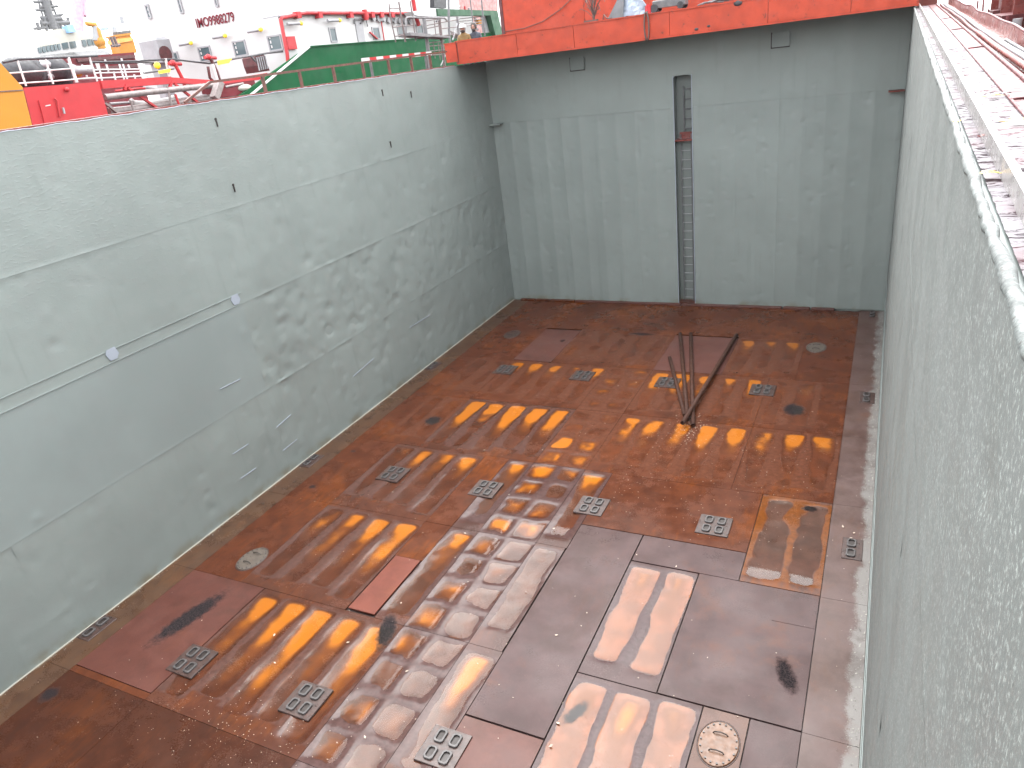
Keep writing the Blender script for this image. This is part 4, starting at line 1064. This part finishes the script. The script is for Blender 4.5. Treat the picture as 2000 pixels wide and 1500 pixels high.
tx(XS - 2, [(280, 143), (340, 134)], .035, 'steel', 'cable')
for (a, b) in (((323, 114), (332, 155)), ((490, 110), (499, 120)), ((568, 100), (564, 116))): tx(XS - 1.2, [a, b], .05, 'white' if a[0] < 400 else 'steel', 'railing_post')
for (u, v, s) in ((342, 126, 1), (411, 114, 1)):
    p = atx(u, v, XS - 1.0)
    o = MB().tube([p + V((0, -.3, .05)), p + V((0, .3, .0))], .07, 8).ball(p + V((0, -.1, .06)), .12, 8, 5).build('fire_monitor', M['red'], NS)
    MB().tube([p, p + V((0, .15, -.5)), p + V((0, .2, -1.0))], .07, 8).build('monitor_stem', M['darkred'] if u > 400 else M['red'], o)
tx(XS - 1.0, [(406, 130), (410, 152), (416, 158)], .06, 'darkred', 'drain_pipe'); tx(XS - 1.0, [(414, 125), (424, 160)], .09, 'white', 'column')
for q in ([(426, 118), (453, 114), (448, 123), (427, 127)], [(310, 138), (334, 134), (332, 141), (312, 144)]): MB().prism(px(XS - 1.1, q), (-.05, 0, 0)).build('yellow_sign', M['yellow2'], NS)
MB().ball(atx(307, 128, XS - 1.3), .13, 8, 5).build('yellow_lamp', M['yellow2'], NS)
# dark winch, black covered machinery
W_ = atx(512, 125, XS - 1.2)
o = MB().prism(px(XS - 1.2, [(498, 112), (505, 106), (515, 107), (527, 138), (507, 141), (502, 128)]), (-.8, 0, 0)).build('winch', M['darkred'], NS)
for k in range(5): MB().bar(*px(XS - 1.16, [(501 + k * 4, 112 - k), (507 + k * 4, 138 - k)]), .04, .05).build('winch_rib', M['white_grey'], o)
for (u, v, r_) in ((38, 144, (.8, .75, .55)), (58, 146, (.6, .6, .6)), (104, 139, (.7, .5, .5)), (116, 150, (.5, .4, .5)), (80, 155, (.4, .5, .3))):
    MB().ball(atx(u, v, XS - 2.2), r_, 10, 7).build('covered_machine', M['black'], NS)
for (u, v) in ((82, 128), (84, 140), (85, 150), (126, 133), (150, 138)): MB().ball(atx(u, v, XS - 2.0), (.3, .5, .16), 8, 5).build('white_drum', M['white_grey'], NS)
tx(XS - 2.2, [(148, 139), (180, 136)], .16, 'white_grey', 'pipe_end'); MB().ball(atx(150, 140, XS - 2.0), .2, 8, 5).build('yellow_cap', M['yellow'], NS)
# green upper frame at the stern quarter
X2 = XS + .3
MB().prism(px(X2, [(854, 17), (972, 21), (982, 68), (968, 69), (958, 30), (856, 31)]), (-.4, 0, 0)).build('stern_frame', M['green_pale'], NS)
MB().prism(px(X2 - .1, [(806, 22), (856, 16), (856, 31), (812, 33)]), (-.6, 0, 0)).build('wing_box', M['white'], NS)
MB().prism(px(X2 - 3, [(815, -6), (840, -8), (842, 16), (826, 20)]), (-.2, 0, 0)).build('stair_screen', M['darkred'], NS)
for k in range(4): MB().bar(*px(X2 - 2.9, [(820, 2 + k * 5), (842, -2 + k * 5)]), .05, .12).build('stair_tread', M['white'], NS)
MB().prism(px(X2 - 1, [(848, -8), (872, -8), (872, 16), (848, 14)]), (-.3, 0, 0)).build('dark_locker', M['black'], NS)
MB().prism(px(X2 - 4, [(872, -8), (972, -8), (972, 66), (860, 70)]), (-.3, 0, 0)).build('stern_bulkhead', paint('stern_red', (.33, .15, .14), .5, .35, 3), NS)
rr = random.Random(19)
for k in range(16):
    u = rr.uniform(875, 965); v = rr.uniform(-4, 60); L = rr.uniform(8, 26); vert = rr.random() < .5
    tx(X2 - 3.2 + rr.uniform(-.5, .6), [(u, v), (u + (2 if vert else L), v + (L if vert else -L * .12))], rr.uniform(.04, .12), rr.choice(['white_grey', 'red', 'pipe', 'steel', 'white']), 'stern_pipe')
for v in (34, 39, 44, 49): tx(X2 - .3, [(895, v + 3), (945, v - 2)], .03, 'pipe', 'stern_rail')
MB().prism(px(X2 - .4, [(946, 32), (955, 32), (964, 62), (950, 64)]), (-.3, 0, 0)).build('white_locker', M['white_grey'], NS)
MB().prism(px(X2 - .35, [(949, 64), (964, 62), (966, 70), (950, 72)]), (-.3, 0, 0)).build('red_locker', M['red'], NS)
MB().prism(px(X2 - .3, [(934, 37), (940, 36), (941, 46), (935, 47)]), (-.2, 0, 0)).build('yellow_box', M['yellow'], NS)

# ------------------------------------------------------------------ gangway tower between the ships
XG = -2.6
GT = empty('gangway_tower', (XG, 1, 7.35), 'grey scaffold gangway tower standing between the two ships', 'gangway')
def g(pts, r, mat='bridgegrey', name='tube', X=XG): return MB().tube(px(X, pts), r, 8).build(name, M[mat], GT)
g([(828, 36), (833, 75), (838, 110), (843, 170)], .07, name='column'); g([(876, -6), (877, 60), (882, 120)], .045, 'steel', 'column')
g([(893, 33), (897, 80), (898, 110)], .05, name='column'); g([(858, 38), (862, 74), (868, 130)], .06, 'scaff', 'column')
g([(760, 8), (762, 30), (773, 82)], .022, 'scaff', 'pole'); g([(779, 4), (783, 30), (792, 82)], .03, 'scaff', 'pole'); g([(801, 2), (807, 40), (812, 80)], .022, 'scaff', 'pole'); g([(918, -6), (923, 40), (926, 70)], .025, 'steel', 'pole'); g([(940, -6), (944, 40), (947, 70)], .03, 'steel', 'pole')
for a, b in (((762, 17), (783, 16)), ((768, 53), (808, 49)), ((771, 71), (792, 68)), ((830, 41), (862, 36)), ((832, 50), (862, 44)), ((832, 56), (860, 50)), ((832, 70), (860, 66)), ((832, 75), (862, 74)), ((838, 84), (868, 80)), ((838, 90), (868, 88)), ((838, 100), (868, 97)), ((838, 108), (870, 106)), ((862, 44), (897, 38)), ((862, 70), (897, 66)), ((862, 56), (897, 52))): g([a, b], .018, 'scaff', 'ledger')
for (u0, u1, v) in ((848, 852, 40), (846, 850, 80), (856, 860, 84)): g([(u0, v), (u1, v + 34)], .018, 'scaff', 'pole')
g([(793, 66), (793, 36), (796, 34), (853, 35), (857, 38), (852, 42)], .035, name='handrail'); g([(812, 31), (868, 35), (873, 40)], .03, name='handrail')
MB().bar(*px(XG, [(790, 68), (830, 71)]), .5, .10).build('platform', M['bridgegrey'], GT); MB().bar(*px(XG, [(830, 71), (868, 74)]), .5, .06).build('platform', M['bridgegrey'], GT)
g([(884, 78), (896, 36)], .025, 'white_grey', 'stay'); g([(861, 128), (872, 104)], .02, 'white_grey', 'stay')
for k in range(8): g([(880 + k * 2.2, 60 + k), (884 + k * 2.2, 74 + k * .5)], .015, 'scaff', 'rung')
MB().box((XG - .6, -1, 7.1), (XG + .5, 4, 7.3)).build('footing', M['steel'], GT)

# ------------------------------------------------------------------ two people looking over the hatch cover
def person(base, face, label, jacket, helmet, hood):
    o = empty('person', tuple(base), label, 'person')
    B = V(base); fx = V(face).normalized(); sx = fx.cross(V((0, 0, 1)))
    def P(s, f, z): return B + sx * s + fx * f + V((0, 0, z))
    sk = [(P(0, 0, .92), .15), (P(0, .02, 1.12), .15), (P(0, .06, 1.34), .165), (P(0, .08, 1.47), .075), (P(0, .10, 1.58), .085), (P(0, .11, 1.66), .08),
          (P(.17, .06, 1.38), .075), (P(.25, .12, 1.16), .055), (P(.12, .34, 1.12), .042), (P(.06, .40, 1.13), .035),
          (P(-.17, .06, 1.38), .075), (P(-.25, .12, 1.16), .055), (P(-.12, .34, 1.12), .042), (P(-.06, .40, 1.13), .035),
          (P(.1, 0, .86), .10), (P(.11, .02, .48), .07), (P(.11, -.02, .07), .05), (P(.12, .13, .035), .04),
          (P(-.1, 0, .86), .10), (P(-.11, .02, .48), .07), (P(-.11, -.02, .07), .05), (P(-.12, .13, .035), .04)]
    ed = [(0, 1), (1, 2), (2, 3), (3, 4), (4, 5), (2, 6), (6, 7), (7, 8), (8, 9), (2, 10), (10, 11), (11, 12), (12, 13), (0, 14), (14, 15), (15, 16), (16, 17), (0, 18), (18, 19), (19, 20), (20, 21)]
    me = bpy.data.meshes.new('body'); me.from_pydata([tuple(p - B) for p, _ in sk], ed, [])
    t = bpy.data.objects.new('tmp', me); COL.objects.link(t)
    mo = t.modifiers.new('s', 'SKIN'); mo.use_smooth_shade = True
    for i, (_, r_) in enumerate(sk):
        me.skin_vertices[0].data[i].radius = (r_, r_); me.skin_vertices[0].data[i].use_root = (i == 0)
    ms = t.modifiers.new('u', 'SUBSURF'); ms.levels = 2; ms.render_levels = 2
    bpy.context.view_layer.update()
    bm_ = bpy.data.meshes.new_from_object(t.evaluated_get(bpy.context.evaluated_depsgraph_get()))
    bpy.data.objects.remove(t)
    bm_.materials.clear()
    for mt in (M[jacket], M['skin'], M['trouser']): bm_.materials.append(mt)
    for p in bm_.polygons:
        c = p.center; d = c.dot(fx)
        p.material_index = 2 if c.z < .9 else (1 if (c.z > 1.5 or (d > .36 and c.z < 1.2)) else 0); p.use_smooth = True
    link('body', bm_, o, tuple(B))
    h = P(0, .12, 1.63)
    MB().ball(h, (.078, .092, .115), 14, 10).build('head', M['skin'], o)
    f = MB().ball(h + fx * .10 + V((0, 0, -.01)), (.018, .02, .028), 8, 5)
    f.build('nose', M['skin'], o)
    for s in (-1, 1):
        MB().ball(h + fx * .082 + sx * (.032 * s) + V((0, 0, .012)), .013, 8, 5).build('eye', M['black'], o)
        for k in range(4):
            q = P(s * (.035 + .018 * k), .43, 1.13)
            MB().tube([q, q + fx * (.05 - .006 * k) + V((0, 0, -.01)), q + fx * (.075 - .006 * k) + V((0, 0, -.035))], [.010, .009, .007], 6).build('finger', M['skin'], o)
        q = P(s * .03, .41, 1.15); MB().tube([q, q + fx * .03 + sx * (-.02 * s) + V((0, 0, .012)), q + fx * .06 + sx * (-.02 * s)], [.011, .010, .008], 6).build('thumb', M['skin'], o)
    MB().ball(h + fx * .03 + V((0, 0, -.085)), (.075, .075, .055), 12, 7).build('beard', M['hair'], o)
    if helmet:
        rg = []
        for j in range(7):
            t_ = j / 6 * math.pi / 2 * .98; rg.append([h + V((.125 * math.cos(t_) * math.cos(a), .14 * math.cos(t_) * math.sin(a), .03 + .13 * math.sin(t_))) for a in [2 * math.pi * k / 16 for k in range(16)]])
        MB().loft(rg, True, True).build('helmet', M['helmet'], o)
        MB().ball(h + fx * .11 + V((0, 0, .035)), (.10, .06, .012), 12, 4).build('helmet_brim', M['helmet'], o)
        MB().tube([h + sx * .1 + V((0, 0, .03)), h + sx * .085 + V((0, 0, -.1)) + fx * .03, h - sx * .085 + V((0, 0, -.1)) + fx * .03, h - sx * .1 + V((0, 0, .03))], .012, 6).build('hood_edge', M['hair'], o)
    else:
        MB().ball(h - fx * .035 + V((0, 0, .02)), (.112, .112, .145), 14, 9).build('hood', M['hair'], o)
    return o
p1 = aty(906, 62, .75); p2 = aty(925, 62, .85)
fd = V((.25, -1, 0))
person((p1.x, p1.y, 8.135), fd, 'person in white helmet and mustard jacket leaning over the orange beam', 'jacket_y', True, False)
person((p2.x, p2.y + .1, 8.135), fd, 'person in dark hooded jacket behind the one in the white helmet', 'jacket_d', False, True)

# ------------------------------------------------------------------ ships farther off
def far(name, base, label, cat): return empty(name, base, label, cat)
X3 = -46
FS = far('red_hull_ship', (X3, 0, 1.6), 'dark red ship hull beyond the white railings with an ochre funnel block', 'ship')
q = px(X3, [(-40, 132), (8, 118), (175, 109), (262, 102), (286, 178)])
MB().prism([V((X3, q[0].y - 40, q[0].z)), q[0], q[1], q[2], q[3], V((X3, q[4].y, 1.6)), V((X3, q[0].y - 40, 1.6))], (-8, 0, 0)).build('hull', M['hullred'], FS)
for q_ in ([(150, 118), (262, 110)], [(180, 135), (270, 128)]): MB().bar(*px(X3 + .1, q_), .2, .25).build('rubbing_strake', M['darkred'], FS)
o = MB().prism(px(X3 - 1, [(228, 70), (252, 66), (260, 76), (268, 103), (238, 106)]), (-1.2, 0, 0)).build('funnel', M['yellow'], FS)
MB().prism(px(X3 - .9, [(230, 76), (258, 73), (259, 80), (232, 84)]), (-1.4, 0, 0)).build('funnel_band', paint('funnel_band', (.75, .30, .06), .45), o)
MB().prism(px(X3 - .9, [(226, 68), (256, 64), (257, 68), (227, 72)]), (-1.4, 0, 0)).build('funnel_top', M['yellow'], o)
MB().prism(px(X3 - .9, [(234, 61), (256, 58), (256, 64), (236, 66)]), (-1, 0, 0)).build('funnel_cap', M['steel'], o)
for (a, b) in (((216, 72), (224, 92)), ((222, 71), (230, 92)), ((218, 90), (234, 88))): MB().tube(px(X3, [a, b]), .12, 6).build('funnel_rail', M['scaff'], o)
X4 = -75
TG = far('tug', (X4, 20, 1.6), 'white ship bridge with slanted windows and tall grey lattice mast in the far left', 'ship')
def t4(q, mat, name, d=-6, parent=TG, X=X4): return MB().prism(px(X, q), (d, 0, 0)).build(name, M[mat], parent)
t4([(62, 118), (72, 92), (192, 74), (215, 110)], 'white', 'bridge')
t4([(66, 118), (80, 108), (205, 96), (225, 112)], 'white_grey', 'lower_deck', -8)
t4([(75, 92), (80, 62), (118, 56), (160, 60), (190, 74)], 'cream', 'top_house', -5)
t4([(131, 50), (143, 47), (149, 62), (135, 64)], 'tugblue', 'blue_board', -1, X=X4 + .5)
for k, (u0, u1, t0, b0, t1, b1) in enumerate(((74, 80, 93, 104, 92, 103), (82, 88, 91.5, 103, 90, 102), (90, 96, 90, 101, 88.5, 100), (98, 103, 88.5, 100, 87, 99), (105, 110, 87, 99, 86, 98), (112, 117, 86, 97.5, 85, 96.5), (121, 132, 84, 96, 82, 94.5), (136, 147, 81.5, 94, 80, 92.5), (160, 167, 78, 91, 77, 90), (170, 177, 77, 89.5, 76.5, 88), (179, 185, 76.5, 88, 76, 87))):
    t4([(u0, t0), (u1, t1), (u1 + 3, b1), (u0 + 3, b0)], 'glass', 'bridge_window', -.1, X=X4 + .15)
def tm(pts, r, name='mast_tube', mat='steel'): return MB().tube(px(X4 - 2, pts), r, 6).build(name, M[mat], TG)
tm([(86, -5), (94, 25), (105, 57)], .55, 'mast'); tm([(74, -2), (86, 40), (92, 62)], .14); tm([(98, 0), (110, 30), (122, 55)], .14)
for (a, b) in (((66, 4), (100, 1)), ((76, 14), (112, 12)), ((70, 20), (104, 19)), ((80, 36), (122, 28)), ((78, 34), (98, 35)), ((66, 56), (90, 54))): tm([a, b], .18, 'yard')
for k in range(9): tm([(72 + k * 7.5, 44 - (k % 3) * 5), (77 + k * 7.5, 60 - (k % 2) * 3)], .22, 'antenna')
tm([(80, 46), (135, 44)], .3, 'yard'); tm([(96, 38), (120, 36)], .3, 'yard')
PM = far('pink_mast', (-90, 30, 1.6), 'tall pinkish twin mast rising behind the bridge', 'mast')
MB().tube(px(-90, [(151, -10), (153, 64)]), .75, 8).build('mast', M['pink'], PM); MB().tube(px(-90, [(159, -10), (161, 31)]), .6, 8).build('mast', M['pink'], PM)
MB().bar(*px(-90, [(152, 18), (161, 17)]), .3, .3).build('cross_arm', M['pink'], PM)
OC = far('deck_crane', (-72, 30, 1.6), 'small orange folding crane beside the far bridge', 'crane')
MB().tube(px(-72, [(200, 95), (190, 62), (184, 48), (168, 46)]), [.5, .45, .35, .25], 6).build('jib', M['yellow'], OC)
MB().ball(atx(195, 82, -72), (.6, .7, .7), 8, 6).build('slew_ring', M['yellow'], OC); MB().tube(px(-72, [(186, 52), (188, 80)]), .4, 6).build('cylinder', M['white_grey'], OC)
WR = far('radar_mast', (-80, 45, 1.6), 'small pale radar mast with blue-grey box beyond the ochre funnel', 'mast')
MB().prism(px(-80, [(209, 52), (233, 48), (236, 54), (212, 58)]), (-2, 0, 0)).build('radar_box', paint('radar_box', (.35, .42, .5), .5), WR)
MB().tube(px(-80, [(236, 32), (240, 46)]), .3, 6).build('pole', M['white_grey'], WR); MB().tube(px(-80, [(224, 54), (226, 90), (228, 130)]), .3, 6).build('pole', M['white_grey'], WR)
print('ships done')

# ------------------------------------------------------------------ damp harbour air
hz_ = MB().box((-960, -960, -3), (960, 960, 24)).build('haze', None, None, (0, 0, -3))
hm = bpy.data.materials.new('haze_air'); hm.use_nodes = True
ht = hm.node_tree; ht.nodes.remove(ht.nodes["Principled BSDF"])
pv = ht.nodes.new("ShaderNodeVolumePrincipled"); pv.inputs["Color"].default_value = (.93, .95, 1, 1); pv.inputs["Density"].default_value = .00022; pv.inputs["Anisotropy"].default_value = .2
ht.links.new(pv.outputs[0], ht.nodes["Material Output"].inputs["Volume"])
hz_.data.materials.append(hm); tag(hz_, kind='stuff')
